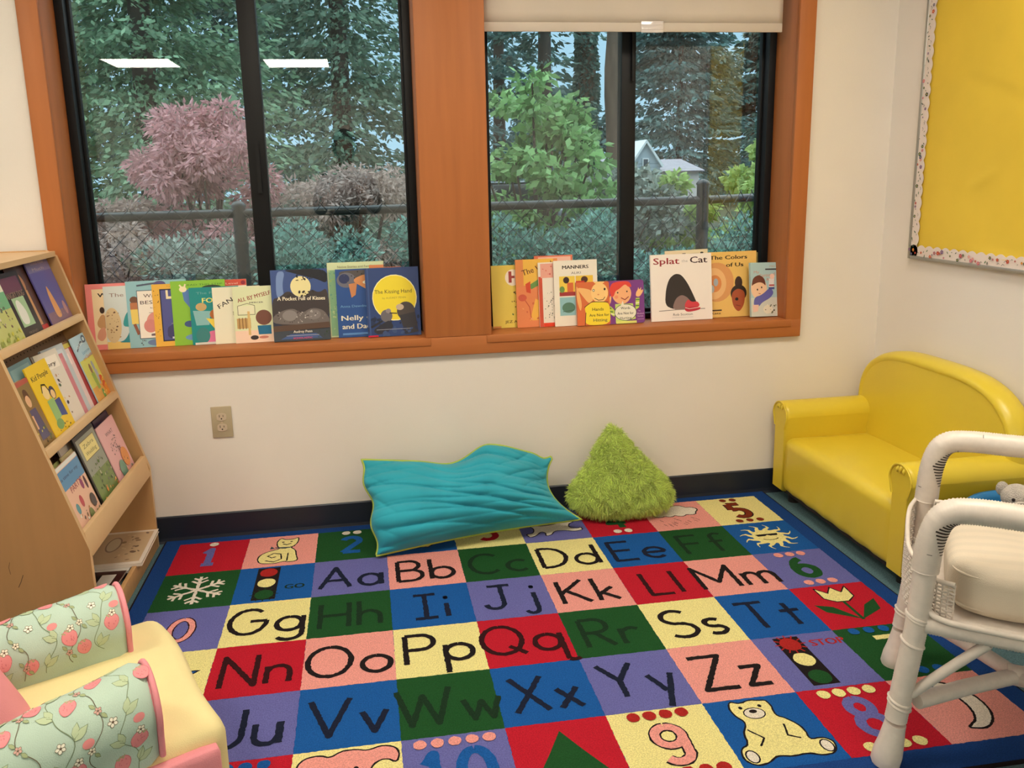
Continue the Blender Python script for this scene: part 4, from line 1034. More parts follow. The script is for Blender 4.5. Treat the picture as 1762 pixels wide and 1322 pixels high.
def fur(V, F, n, L, w, down=(0,0,-.3)):
    A, B, C_, D = (V[F[:,i]] for i in range(4)); N = np.cross(C_-A, D-B); ar = np.linalg.norm(N, axis=1); ok = ar > 1e-9
    cen = np.array([0, -.045, .11]); fl = np.sign(np.sum(N*(A-cen), 1, keepdims=True)); N = N*np.where(fl == 0, 1, fl); pr_ = ar*ok; pr_ = pr_/pr_.sum(); pick = rng.choice(len(F), n, p=pr_); N = N/np.maximum(ar, 1e-9)[:,None]
    a = rng.random((n, 1)); b_ = rng.random((n, 1)); P = (A[pick]*(1-a)+B[pick]*a)*(1-b_)+(D[pick]*(1-a)+C_[pick]*a)*b_
    nn = N[pick]; clump = np.stack([np.sin(P[:,0]*90+P[:,2]*37+3*np.sin(P[:,2]*55)), np.sin(P[:,1]*80), np.sin(P[:,2]*85+P[:,0]*41+3*np.sin(P[:,0]*48))], 1)
    clump = clump-nn*np.sum(clump*nn, 1, keepdims=True); d = nn*.75+clump*.95+rng.normal(0, .35, (n, 3))+np.array(down); d /= np.linalg.norm(d, axis=1, keepdims=True)
    s_ = np.cross(d, rng.normal(0, 1, (n, 3))); s_ /= np.linalg.norm(s_, axis=1, keepdims=True); Ln = L*rng.uniform(.5, 1.1, (n, 1))
    mid = P+d*Ln*.55; d2 = d+np.array([0,0,-.5]); tip = mid+d2*Ln*.45
    W_ = np.stack([P-s_*w, P+s_*w, mid-s_*w*.7, mid+s_*w*.7, tip], 1).reshape(-1, 3); i = np.arange(n)*5
    T = np.concatenate([np.stack([i, i+1, i+3], 1), np.stack([i, i+3, i+2], 1), np.stack([i+2, i+3, i+4], 1)])
    return W_, T
Wv, T = fur(V, F, 36000, .024, .0010)
Wv[:,1] = np.minimum(Wv[:,1], .098); Wv[:,2] = np.maximum(Wv[:,2], .0115)
o = np_mesh('fur', Wv, T, limef, t, smooth=False); o['kind'] = 'stuff'

# ================================================================== BLUE TUB WITH SOFT TOYS
tubm = mat('blue_plastic', (0.015, 0.20, 0.50), 0.35)
t = thing('toy_tub', 'blue plastic tub of soft toys behind the wicker chair', 'tub', (2.785, -1.085, 0))
m = MB(); n = 48; rings = [(.140, 0.0), (.146, .004), (.190, .305), (.200, .310), (.200, .322), (.188, .322), (.183, .305), (.138, .010)]
V = [(r*math.cos(2*PI*k/n), r*math.sin(2*PI*k/n), z) for r, z in rings for k in range(n)]
m.add(V, [(i*n+k, i*n+(k+1) % n, (i+1)*n+(k+1) % n, (i+1)*n+k) for i in range(len(rings)-1) for k in range(n)], tubm, True)
m.add(V[:n], [tuple(range(n))[::-1]], tubm); m.add(V[-n:], [tuple(range(n))], tubm); m.build('tub_body', t)
def plush(name, label, loc, rot, s_, col, col2, ear=.5, parts=True, spots=False):
    mt = mat('plush_'+name+'_%d' % int(col[0]*999), col, 0.95, noise=.6 if spots else .12, nscale=28 if spots else 60, bump=.8, bscale=260); m2 = mat('plush_light_%d' % int(col2[0]*999), col2, 0.95, bump=.6, bscale=260)
    r = thing(name, label, 'soft toy', loc, rot, 'soft toys in the blue tub')
    bmh = bmesh.new()
    def ball(c, rx, ry, rz):
        M_ = Matrix.Translation(c) @ Matrix.Diagonal((rx, ry, rz, 1)); bmesh.ops.create_icosphere(bmh, subdivisions=3, radius=1, matrix=M_)
    ball((0,0,.045*s_), .048*s_, .042*s_, .055*s_)
    for sg in (-1, 1): ball((.03*s_, sg*.045*s_, .05*s_), .038*s_, .017*s_, .017*s_); ball((.05*s_, sg*.028*s_, .008*s_), .042*s_, .019*s_, .018*s_)
    me = bpy.data.meshes.new('body'); bmh.to_mesh(me); bmh.free(); me.materials.append(mt)
    for p in me.polygons: p.use_smooth = True
    b1 = bpy.data.objects.new('body', me); COL.objects.link(b1); b1.parent = r
    rm = b1.modifiers.new('merge', 'REMESH'); rm.mode = 'VOXEL'; rm.voxel_size = .005; rm.use_smooth_shade = True
    h = MB()
    def sph(mb, c, rx, ry, rz, mm, n_=14):
        vs = []; fs = []
        for i in range(n_+1):
            for j in range(n_*2):
                a, b2 = PI*i/n_, PI*j/n_; vs.append((c[0]+rx*math.sin(a)*math.cos(b2), c[1]+ry*math.sin(a)*math.sin(b2), c[2]+rz*math.cos(a)))
        for i in range(n_):
            for j in range(n_*2): fs.append((i*2*n_+j, (i+1)*2*n_+j, (i+1)*2*n_+(j+1) % (2*n_), i*2*n_+(j+1) % (2*n_)))
        mb.add(vs, fs, mm, True)
    sph(h, (.012*s_, 0, .118*s_), .042*s_, .044*s_, .038*s_, mt); sph(h, (.046*s_, 0, .108*s_), .020*s_, .021*s_, .016*s_, m2)
    for sg in (-1, 1):
        sph(h, (-.002*s_, sg*.036*s_, .118*s_+.038*s_*ear), .011*s_, .018*s_, .024*s_, mt, 8)
        sph(h, (.050*s_, sg*.016*s_, .126*s_), .005*s_, .005*s_, .005*s_, hole, 6)
    sph(h, (.066*s_, 0, .113*s_), .006*s_, .008*s_, .005*s_, hole, 6); h.build('head', r)
    return r
plush('plush_toy', 'grey and brown spotted soft toy on the left of the tub', (2.725, -1.08, .245), (.3, .5, -1.9), 1.05, (0.20,0.15,0.12), (0.60,0.55,0.48), spots=True)
plush('plush_toy', 'tan brown soft toy on the right of the tub', (2.86, -1.10, .240), (-.2, .2, -2.6), 1.1, (0.42,0.19,0.09), (0.66,0.50,0.36))
plush('plush_toy', 'white soft toy in the middle of the tub', (2.78, -.99, .240), (.1, .1, -2.1), 0.95, (0.62,0.56,0.50), (0.7,0.62,0.55))
# ================================================================== PICTURE BOOKS
pagem = mat('book_pages', (0.62, 0.55, 0.45), 0.8)
BK, WHT = (28,22,24), (236,228,214)
def soft(P):
    # painted shapes have rounded corners
    if len(P) < 5: return [tuple(p) for p in P]
    for _ in range(2):
        Q = []
        for i in range(len(P)):
            a, b_ = P[i], P[(i+1) % len(P)]; Q += [(a[0]*.78+b_[0]*.22, a[1]*.78+b_[1]*.22), (a[0]*.22+b_[0]*.78, a[1]*.22+b_[1]*.78)]
        P = Q
    return P
def book(label, w, h, th, base, art, loc, yaw=0, lean=.1, roll=0, group=None, spine=None, rnd=0, name='picture_book', rot=None, flat=False, kname='book'):
    """standing book: x across the front cover, z up, front faces -y; local origin bottom centre"""
    Rr = rot if rot else (-lean, roll, yaw)
    t = thing(name, label, kname, loc, Rr, group)
    bm_ = ink(base); m = MB(); tc = min(.0011, th*.22) if not rnd else min(.0022, th*.25)
    def outline(r):
        if not r: return [(-w/2,0),(w/2,0),(w/2,h),(-w/2,h)]
        return [(-w/2,0)]+[(w/2-r+r*math.cos(a), r+r*math.sin(a)) for a in [(-PI/2)+PI/2*k/5 for k in range(6)]]+[(w/2-r+r*math.cos(a), h-r+r*math.sin(a)) for a in [PI/2*k/5 for k in range(6)]]+[(-w/2,h)]
    m.prism(outline(rnd), -th/2, -th/2+tc, bm_); m.prism(outline(rnd), th/2-tc, th/2, bm_)
    m.box(-w/2-.0004, -w/2+tc, -th/2+.0002, th/2-.0002, 0, h, ink(spine or base))
    U = lambda u: -w/2+u*w
    cl = lambda x, a, b: max(a, min(b, x))
    ar = Art(m, lambda u, v, hh: (U(cl(u, .002, .998)), -th/2-hh, cl(v, .001, .999)*h), step=.00005, h0=.00004)
    ab = Art(m, lambda u, v, hh: (cl(u, -w*.498, w*.498), -th/2-hh, cl(v, .0002, h*.999)), step=.00005, h0=.00004)
    for a in art:
        k = a[0]; ab.h = ar.h
        if k == 'r': ar.rect(*a[1:5], ink(a[5]))
        elif k == 'e': ar.poly(ell(a[1], a[2], a[3], a[4], 26 if a[3] > .08 else 14), ink(a[5]))
        elif k == 'p': ar.poly(soft(a[1]), ink(a[2]))
        elif k == 'l': ab.line(dense([(U(p[0]), p[1]*h) for p in a[1]], .01), a[2]*w, ink(a[3])); ar.h = ab.h
        elif k == 't':
            ab.text(a[1], U(a[2]), a[3]*h, a[4]*h, ink(a[5]), rot=(a[7] if len(a) > 7 else 0), width=(a[6]*w if len(a) > 6 and a[6] else None), bold=(a[8]*h if len(a) > 8 else 0)); ar.h = ab.h
        elif k == 'sp':  # scatter of small dabs in a box
            R2 = random.Random(a[6] if len(a) > 6 and isinstance(a[6], int) else 1)
            for _ in range(a[5]):
                u, v = R2.uniform(a[1], a[3]), R2.uniform(a[2], a[4]); s_ = R2.uniform(.35, 1)*(a[8] if len(a) > 8 else .05)
                ab.poly(ell(U(u), v*h, s_*h, s_*h*R2.uniform(.4, .9), 9, R2.uniform(0, 3)), ink(R2.choice(a[7])))
            ar.h = ab.h
    m.build('cover', t)
    MB().box(-w/2+tc, w/2-.003, -th/2+tc, th/2-tc, .0025, h-.0025, pagem).build('pages', t)
    return t
def sill(label, xl, w, h, th, base, art, y, yaw=.075, lean=.11, roll=0, **k):
    """xl = left bottom corner, y = how deep on the sill the left front corner stands"""
    cy, sy = math.cos(yaw), math.sin(yaw)
    x = xl+w/2*cy-(-th/2)*sy*0; yy = y+th/2+w/2*sy
    lift = th/2*math.sin(lean)+abs(math.sin(roll))*w/2+.0006
    return book(label, w, h, th, base, art, (x, yy, ZS+lift), yaw, lean, roll, group=k.pop('group', 'picture books on the window sill'), **k)
def person(u, v, s, skin, shirt, hair, leg=(70,70,100)):
    """a small plain painted child, s = height fraction"""
    return [('e', u, v+s*.82, s*.13*1.25, s*.13, skin), ('p', [(u-s*.17, v+s*.80), (u-s*.12, v+s*.98), (u+s*.12, v+s*.98), (u+s*.17, v+s*.80), (u+s*.1, v+s*.9), (u-s*.1, v+s*.9)], hair),
            ('p', [(u-s*.18, v+s*.66), (u+s*.18, v+s*.66), (u+s*.22, v+s*.32), (u-s*.22, v+s*.32)], shirt), ('p', [(u-s*.16, v+s*.32), (u+s*.16, v+s*.32), (u+s*.14, v), (u+s*.03, v), (u, v+s*.2), (u-s*.03, v), (u-s*.14, v)], leg)]
sill('pink-bordered picture book with a cream panel, leftmost on the window sill', -.008, .205, .232, .004, (238,140,136), [('r',.10,.08,.93,.92,(244,222,178)),('t','WHAT',.19,.80,.085,BK,.44,0,.004),
     ('e',.24,.60,.04,.05,(60,40,30)),('p',[(.14,.42),(.24,.56),(.32,.46),(.28,.3),(.16,.34)],(206,160,110)),('p',[(.16,.3),(.26,.36),(.28,.2),(.2,.12),(.12,.18)],(222,160,130)),('p',[(.34,.46),(.50,.56),(.60,.50),(.52,.38),(.38,.36)],(216,196,150)),('l',[(.42,.42),(.52,.52)],.03,(80,40,30)),('e',.44,.36,.07,.06,(200,150,110)),('p',[(.36,.30),(.5,.36),(.52,.2),(.44,.12),(.34,.16)],(226,170,140)),('l',[(.36,.1),(.6,.12)],.01,(120,100,80))], .070)
sill('pale book with a spotted tan shape and a teal fish tail on the window sill', .050, .205, .222, .004, (206,216,214), [('r',0,0,1,.12,(240,206,120)),('r',0,.12,1,1,(212,220,216)),('t','The Pup',.09,.83,.085,(150,130,120),.50,0,.001),
     ('e',.11,.38,.14,.28,(220,196,150)),('sp',.02,.15,.22,.62,26,3,[(110,80,60),(170,130,90),(150,110,80)],.016),('p',[(.26,.36),(.34,.58),(.5,.66),(.6,.3),(.40,.34)],(60,158,160)),('p',[(.16,.10),(.30,.14),(.42,.36),(.7,.3),(.7,.09)],(48,140,150)),('l',[(.5,.1),(.9,.1)],.02,(220,180,80))], .072)
sill('light blue book with a white title card, third from the left on the sill', .125, .203, .236, .004, (150,196,204), [('sp',.05,.75,.95,.97,16,5,[(90,140,150),(120,170,180)],.008),('l',[(.18,.93),(.5,.96),(.62,.90)],.03,(80,90,110)),('e',.56,.94,.10,.05,(90,80,130)),
     ('e',.12,.72,.07,.055,(120,80,60)),('r',.05,.58,.2,.68,(190,120,80)),('p',[(.05,.58),(.2,.58),(.18,.36),(.06,.36)],(240,210,110)),('l',[(.1,.36),(.16,.2)],.05,(150,90,70)),('r',.17,.13,.92,.86,(70,90,110)),('r',.18,.14,.92,.85,(246,236,222)),
     ('t','Was It the',.28,.75,.075,(70,40,40),.52),('t','BEST DAY',.22,.65,.075,(60,36,40),.62),('t','by R',.38,.58,.035,(90,80,80),.14),('l',[(.35,.52),(.85,.52)],.006,(90,80,80)),('e',.46,.38,.16,.15,(222,150,140)),('e',.36,.32,.11,.10,(214,136,130)),('p',[(.36,.2),(.8,.24),(.8,.17),(.36,.17)],(120,100,110)),
     ('e',.45,.07,.16,.05,(110,130,170)),('e',.6,.06,.1,.05,(190,120,100)),('sp',.1,.02,.9,.11,12,9,[(110,90,90),(70,110,140)],.012)], .075)
sill('orange tiger-striped border book with a purple picture on the sill', .212, .190, .222, .004, (238,184,72), [('r',.13,.08,.9,.92,(30,30,60)),('r',.15,.10,.9,.90,(84,88,150)),('sp',.02,.05,.11,.95,22,2,[(60,36,20),(40,30,20)],.010),('sp',.22,.93,.8,.97,9,8,[(60,36,20)],.009),
     ('r',.24,.76,.28,.90,(244,230,190)),('r',.24,.76,.42,.80,(244,230,190)),('r',.36,.76,.40,.90,(244,230,190)),('p',[(.3,.34),(.5,.42),(.75,.3),(.9,.4),(.9,.1),(.22,.1),(.22,.3)],(66,66,112)),('l',[(.3,.36),(.5,.4),(.6,.36)],.02,(140,130,150)),('r',.3,.12,.9,.15,(220,220,230))], .077)
sill('red-banner paperback poking up behind the green books on the sill', .372, .162, .226, .0035, (240,228,206), [('r',0,.90,1,1,(216,84,64)),('e',.93,.945,.05,.034,(150,40,60)),('t','Reader Level',.15,.925,.04,(240,200,180),.66),('t','ANG',.3,.78,.08,BK,.4)], .096)
sill('lime green book with a child in a blue sleeve reaching up, on the sill', .276, .185, .230, .004, (142,196,60), [('t','READ THIS STEP',.25,.92,.035,(60,110,40),.70),('l',[(.28,.86),(.30,.72),(.42,.58),(.55,.46)],.16,(92,130,190)),('e',.22,.87,.07,.045,(246,230,190)),('l',[(.22,.88),(.16,.94)],.03,(246,230,190)),('l',[(.24,.88),(.27,.95)],.03,(246,230,190)),
     ('e',.80,.78,.24,.12,(232,226,190)),('e',.75,.88,.18,.04,(50,60,40)),('e',.45,.46,.13,.075,(220,96,50)),('e',.45,.46,.07,.03,(246,214,150)),('e',.30,.33,.10,.05,(70,90,140)),('p',[(.42,.18),(.6,.36),(.9,.36),(.9,.2)],(244,216,70)),('e',.50,.12,.30,.06,(112,156,200))], .078)
sill('teal paperback titled in yellow capitals with brown rounded figures', .338, .170, .205, .004, (20,140,140), [('t','The Family',.14,.88,.06,(120,170,170),.6),('t','FORGET',.25,.73,.12,(238,232,120),.66,0,.004),('e',.22,.66,.11,.07,(200,168,112)),('p',[(.05,.60),(.4,.58),(.36,.34),(.1,.34)],(140,190,190)),
     ('e',.60,.52,.22,.115,(190,110,50)),('p',[(.3,.46),(.6,.42),(.7,.26),(.45,.28)],(240,214,80)),('e',.70,.30,.15,.09,(176,100,50)),('e',.50,.12,.28,.12,(226,120,160)),('e',.66,.22,.08,.05,(244,170,190)),('e',.22,.16,.14,.14,(60,130,130)),('r',.05,.0,.9,.04,(220,216,206))], .073)
sill('cream paperback with slanted black title letters on the sill', .418, .165, .203, .0035, (238,232,206), [('t','FANCY',.13,.62,.115,(60,56,50),.60,.50,.002),('e',.50,.52,.10,.06,(190,186,150)),('p',[(.42,.48),(.62,.5),(.66,.3),(.58,.18),(.46,.2)],(206,200,166)),('l',[(.40,.55),(.62,.60)],.02,(150,150,110)),('r',.74,.06,.8,.14,(120,110,90))], .069)
sill('pale green book titled in brown capitals in front of the cream one', .489, .140, .203, .004, (226,230,186), [('t','ALL BY MYSELF',.12,.72,.10,(158,76,60),.84,.22,.002),('t','by',.42,.76,.03,BK,.05),('t','MERCER',.40,.70,.035,BK,.34,0,.001),('r',0,0,1,.22,(246,214,190)),('r',.10,.52,.5,.66,(236,232,200)),('l',[(.10,.66),(.34,.70),(.52,.66),(.52,.5),(.10,.5),(.10,.66)],.012,(90,80,60)),
     ('r',.06,.26,.40,.44,(198,160,100)),('l',[(.12,.25),(.12,.45)],.02,(130,90,50)),('l',[(.20,.25),(.20,.45)],.02,(130,90,50)),('l',[(.28,.25),(.28,.45)],.02,(130,90,50)),('r',.33,.14,.39,.56,(222,188,120)),('e',.73,.44,.20,.135,(120,76,62)),('p',[(.56,.30),(.90,.30),(.9,.14),(.58,.14)],(32,112,150)),('e',.47,.09,.1,.04,(60,50,50)),('e',.70,.09,.12,.025,(206,130,110))], .060, yaw=.06)
sill('dark night-sky book with a full moon over grey shapes, on the sill', .624, .200, .258, .008, (46,52,74), [('r',0,.52,1,1,(60,84,142)),('p',[(.10,.98),(.26,.98),(.20,.80),(.22,.62),(.08,.60)],(120,146,196)),('p',[(0,.60),(.14,.62),(.3,.72),(.5,.58),(.7,.72),(.84,.66),(1,.74),(1,.2),(0,.2)],(62,54,56)),('p',[(.2,1),(1,1),(1,.78),(.8,.86),(.6,.90),(.4,.95)],(24,26,36)),
     ('e',.52,.76,.18,.145,(240,228,166)),('sp',.42,.84,.98,.97,22,4,[(20,22,30),(26,32,44)],.020),('sp',.28,.60,.76,.70,14,6,[(52,44,46)],.026),('t','A Pocket Full of Kisses',.10,.575,.075,(240,232,206),.84,-.02,.002),('p',[(0,.36),(.2,.44),(.38,.46),(.5,.38),(.7,.46),(.9,.42),(1,.3),(1,.22),(.0,.24)],(112,104,102)),
     ('e',.30,.36,.13,.075,(140,134,132)),('e',.72,.36,.13,.07,(130,124,122)),('sp',.04,.24,.96,.42,44,7,[(190,184,180),(90,80,80),(70,60,58),(160,150,146)],.016),('p',[(0,.22),(1,.25),(1,.17),(0,.14)],(92,70,58)),('p',[(0,.14),(1,.16),(1,0),(0,0)],(62,70,80)),('p',[(.12,.03),(.3,.1),(.75,.1),(.86,.03)],(66,94,150)),('sp',.70,.02,1,.14,14,2,[(70,90,60),(50,70,50)],.014),
     ('t','Audrey Penn',.35,.115,.05,WHT,.33,0,.001),('r',.22,.075,.80,.08,(200,200,210)),('t','SCHOLASTIC',.34,.028,.036,(220,70,100),.34,0,.001)], .048, yaw=.02, lean=.13)
sill('orange book mostly hidden behind the two blue books on the sill', .968, .125, .250, .006, (224,120,70), [('r',0,.93,.45,1,(232,150,90)),('r',.4,.95,.92,.985,(40,34,30))], .094, yaw=0, lean=.10)
sill('tall mint green and cream book behind the blue one, with a pale spine', .824, .205, .274, .006, (216,226,180), [('r',.02,.02,.17,.90,(150,196,150)),('sp',.03,.05,.17,.92,30,3,[(120,176,150),(200,220,160),(170,200,130)],.018),('t','Native Stories and Families',.18,.925,.045,(150,140,90),.66),('r',.74,.9,1,.95,(226,140,90))], .083, yaw=0, lean=.10)
sill('royal blue book with a shaggy tan animal head above white title letters', .853, .192, .250, .006, (44,84,150), [('p',[(.05,.92),(.1,.98),(.9,.98),(.95,.85),(.7,.84),(.35,.80)],(90,84,84)),('e',.20,.84,.18,.11,(112,112,124)),('e',.16,.86,.10,.07,(50,60,100)),('sp',.1,.80,.95,.98,24,3,[(40,36,40),(120,112,112)],.018),('p',[(.28,.84),(.62,.94),(.96,.76),(.98,.62),(.86,.58),(.52,.72)],(216,146,92)),('p',[(.24,.78),(.40,.80),(.36,.62),(.28,.58)],(206,138,90)),('e',.55,.80,.045,.022,(244,236,210)),
     ('e',.56,.80,.014,.011,BK),('e',.66,.65,.1,.03,(120,160,120)),('l',[(.80,.62),(.97,.60)],.03,(180,90,70)),('t','Anna Dewdney',.06,.44,.052,(110,160,210),.56,0,.001),('t','Nelly Gnu',.07,.25,.105,(238,234,214),.80,0,.003),('t','and Daddy Too',.08,.125,.105,(238,234,214),1.0,0,.003),('r',.08,.035,.95,.065,(90,140,200))], .069, yaw=.02, lean=.10)
sill('navy book with a big yellow moon, rightmost under the left window', .960, .194, .252, .008, (46,70,124), [('sp',.0,.0,1,.3,30,3,[(38,54,92),(60,84,130),(30,44,74)],.05),('r',.03,.0,.06,1,(60,88,144)),('e',.53,.56,.42,.335,(250,244,190)),('e',.53,.56,.405,.322,(244,222,56)),('t','The Kissing Hand',.16,.625,.080,(60,56,30),.70),('t','by AUDREY PENN',.30,.545,.04,(180,160,60),.44),
     ('e',.73,.36,.17,.135,(78,70,68)),('e',.62,.42,.075,.045,(200,180,160)),('p',[(.60,.3),(.9,.34),(.95,.05),(.7,.02)],(56,54,62)),('e',.36,.30,.11,.09,(110,106,112)),('e',.40,.37,.05,.035,(150,140,140)),('p',[(.08,.1),(.3,.2),(.42,.24),(.5,.12),(.2,.02)],(44,46,60)),('l',[(.42,.34),(.56,.33)],.02,(50,46,40)),('l',[(.06,.14),(.28,.23)],.04,(40,42,54)),
     ('sp',.3,.02,.95,.12,12,6,[(36,48,80),(60,84,130)],.04),('r',.16,.10,.80,.105,(180,190,210)),('r',.0,.0,.19,.025,(200,30,60))], .046, yaw=.03, lean=.12)
# right window
sill('yellow book with a round pink badge, leftmost under the right window', 1.432, .195, .238, .006, (232,206,92), [('r',0,0,.16,.03,(216,140,70)),('e',.42,.80,.15,.13,(246,232,214)),('r',.34,.72,.40,.90,(170,70,60)),('r',.34,.79,.46,.83,(170,70,60)),('t','JEZ ALBOROUGH',.24,.075,.06,(90,60,20),.80,0,.001),('sp',.36,.2,.5,.6,10,3,[(120,90,50),(90,110,60)],.02)], .098, yaw=.03, lean=.10)
sill('orange picture book with dark handwritten title beside the yellow one', 1.524, .165, .258, .005, (228,144,84), [('r',0,0,1,.6,(232,140,90)),('r',.18,.62,.9,1,(240,190,80)),('p',[(.3,.62),(.52,.70),(.56,.62),(.36,.56)],(110,150,80)),('p',[(.22,.64),(.34,.68),(.34,.50),(.24,.52)],(214,80,50)),('t','The Wind',.17,.76,.12,(90,40,36),.74,.28,.001),('e',.14,.44,.1,.05,(212,96,70)),('p',[(.3,.1),(.45,.42),(.55,.38),(.5,.1)],(244,186,80)),('e',.80,.36,.14,.06,(240,170,140)),('l',[(.2,.4),(.3,.3),(.34,.1)],.02,(200,90,60)),('sp',.1,.05,.9,.4,16,2,[(240,170,110),(214,110,70)],.03)], .086, yaw=.05, lean=.10)
sill('salmon paperback standing tall behind the white manners book', 1.600, .150, .268, .004, (226,120,90), [('r',.1,.92,.95,.98,(240,190,170))], .106, yaw=0, lean=.09)
sill('white book with a giraffe-print band and red spine on the sill', 1.610, .150, .245, .005, (238,228,214), [('r',0,0,.10,.78,(206,84,60)),('r',.06,.76,.9,.98,(232,168,150)),('sp',.08,.78,.8,.96,16,2,[(206,80,70),(214,100,80)],.020),('r',.10,.0,1,.06,(230,70,40)),('sp',.14,.08,.45,.55,34,6,[(40,60,40),(60,90,60),(30,30,30)],.012)], .080, yaw=.06, lean=.10)
sill('white book with four small pictures and a black capital title', 1.668, .172, .250, .006, (240,232,216), [('t','MANNERS',.20,.87,.075,(50,34,28),.60,0,.003),('t','ALIKI',.40,.79,.05,(80,70,66),.22),('r',.12,.46,.48,.76,(240,206,80)),('r',.50,.46,.90,.76,(236,196,70)),('r',.12,.16,.48,.44,(150,196,200)),('r',.50,.16,.90,.44,(214,120,70)),('r',.30,.50,.44,.66,(216,110,60)),('e',.28,.70,.07,.05,(60,40,40)),('p',[(.12,.46),(.48,.46),(.48,.52),(.12,.52)],(170,60,60)),('e',.18,.56,.06,.05,(110,150,80)),('e',.70,.70,.08,.05,(80,50,40)),('e',.32,.28,.15,.08,(90,130,110)),('l',[(.18,.22),(.44,.24)],.01,(60,80,80)),('r',.5,.62,.7,.68,(200,60,50))], .072, yaw=.04, lean=.10)
sill('orange board book with a bald smiling child in a yellow shirt', 1.752, .130, .166, .010, (216,110,60), [('p',[(0,.9),(.04,.9),(.16,.5),(.10,.3),(.0,.6)],(240,180,110)),('p',[(0,.88),(.25,.86),(.48,.80),(.5,.56),(.36,.5),(.2,.66)],(244,190,120)),('e',.70,.74,.26,.23,(250,206,134)),('e',.70,.99,.16,.05,(250,206,134)),('e',.52,.80,.035,.03,BK),('e',.52,.80,.022,.018,(240,236,220)),('e',.86,.82,.03,.03,BK),('l',[(.54,.62),(.66,.57),(.80,.58),(.86,.64)],.018,BK),('e',.66,.70,.03,.015,(226,150,100)),
      ('p',[(.22,.42),(.45,.54),(.95,.52),(1,.36),(1,0),(.22,0),(.26,.26)],(246,220,56)),('l',[(.22,.42),(.45,.54),(.95,.52)],.018,BK),('l',[(.26,.30),(.22,0)],.018,BK),('t','Hands',.46,.33,.10,BK,.34,0,.001),('t','Are Not for',.36,.20,.09,BK,.60,0,.001),('t','Hitting',.48,.08,.10,(40,70,60),.42,0,.001)], .055, yaw=.02, lean=.16, rnd=.008)
sill('purple board book with a red-haired child in green striped sleeves', 1.866, .155, .166, .010, (124,60,136), [('e',.42,.70,.25,.245,(244,180,128)),('p',[(.14,.62),(.10,.82),(.20,.97),(.62,.99),(.70,.84),(.60,.84),(.52,.92),(.36,.80),(.26,.76),(.22,.64)],(226,70,56)),('e',.32,.72,.018,.02,BK),('e',.56,.74,.018,.02,BK),('l',[(.40,.60),(.50,.55),(.60,.62)],.022,(150,50,40)),('e',.28,.62,.05,.04,(240,150,110)),
      ('p',[(.0,.60),(.03,.48),(.12,.46),(.16,.64),(.12,.66),(.10,.58),(.08,.70),(.05,.60),(.03,.70)],(246,190,130)),('p',[(.80,.72),(.78,.62),(.88,.60),(.98,.72),(.98,.78),(.92,.74),(.94,.84),(.88,.76),(.86,.84),(.84,.76)],(246,190,130)),('p',[(.02,.44),(.12,.42),(.24,.30),(.22,.16),(.12,.22)],(196,216,90)),('l',[(.03,.40),(.14,.36)],.03,(80,130,60)),('l',[(.07,.30),(.18,.28)],.03,(80,130,60)),('l',[(.12,.24),(.22,.22)],.03,(240,236,200)),
      ('p',[(.78,.58),(.88,.58),(.86,.36),(.76,.30)],(196,216,90)),('l',[(.78,.54),(.88,.54)],.03,(80,130,60)),('l',[(.77,.46),(.87,.47)],.03,(240,236,200)),('l',[(.77,.40),(.86,.40)],.03,(80,130,60)),('p',[(.24,.46),(.70,.46),(.76,.1),(.24,.02)],(206,222,120)),('l',[(.25,.03),(.78,.03)],.06,(226,226,120)),
      ('e',.50,.26,.29,.195,(60,100,60)),('e',.50,.26,.275,.182,(240,234,214)),('p',[(.38,.42),(.44,.53),(.47,.42)],(240,234,214)),('t','Words',.38,.33,.085,BK,.24,0,.0008),('t','Are Not for',.29,.21,.085,BK,.42,0,.0008),('t','Hurting',.35,.10,.085,(60,80,60),.30,0,.0008),('t','by',.84,.27,.04,(226,190,214),.05),('t','Elizabeth',.80,.20,.05,(226,190,214),.18),('t','Verdick',.80,.14,.05,(226,190,214),.16),('r',.80,.08,.97,.09,(200,150,190))], .058, yaw=.02, lean=.16, rnd=.010)
sill('cream hardback standing tallest behind the white cover with red lettering', 2.125, .175, .268, .006, (232,216,178), [('l',[(.1,.93),(.8,.95)],.008,(190,170,130)),('r',.40,.93,.48,.955,(70,60,50)),('e',.86,.95,.04,.012,BK)], .100, yaw=0, lean=.09, roll=-.02)
sill('pink-edged paperback poking up left behind the red-lettered white book', 2.056, .15, .256, .004, (220,90,110), [('r',.05,.9,.9,.96,(240,220,190))], .092, yaw=0, lean=.09)
sill('large white picture book with maroon and black lettering on the sill', 2.050, .248, .258, .010, (246,236,228), [('t','Splat',.05,.855,.135,(150,24,36),.42,0,.0035),('t','the',.51,.875,.06,(190,180,176),.10),('t','Cat',.65,.86,.135,(60,30,36),.28,0,.0035),
      ('p',[(.22,.24),(.24,.48),(.30,.64),(.40,.71),(.50,.69),(.60,.56),(.68,.40),(.76,.22),(.62,.17),(.36,.17)],(50,42,40)),('p',[(.34,.20),(.40,.34),(.50,.39),(.60,.34),(.70,.20),(.60,.16),(.40,.16)],(140,114,110)),('l',[(.12,.155),(.40,.165),(.88,.165)],.012,(150,140,136)),
      ('p',[(.54,.24),(.60,.32),(.66,.27),(.76,.28),(.80,.20),(.62,.16),(.55,.18)],(214,64,76)),('p',[(.55,.20),(.80,.20),(.80,.15),(.60,.12),(.54,.15)],(190,40,60)),('l',[(.55,.19),(.62,.17),(.80,.19)],.008,(246,220,210)),('t','Rob Scotton',.35,.075,.05,(90,80,84),.32),('r',.33,.045,.68,.05,(190,186,190))], .064, yaw=0.0, lean=.13)
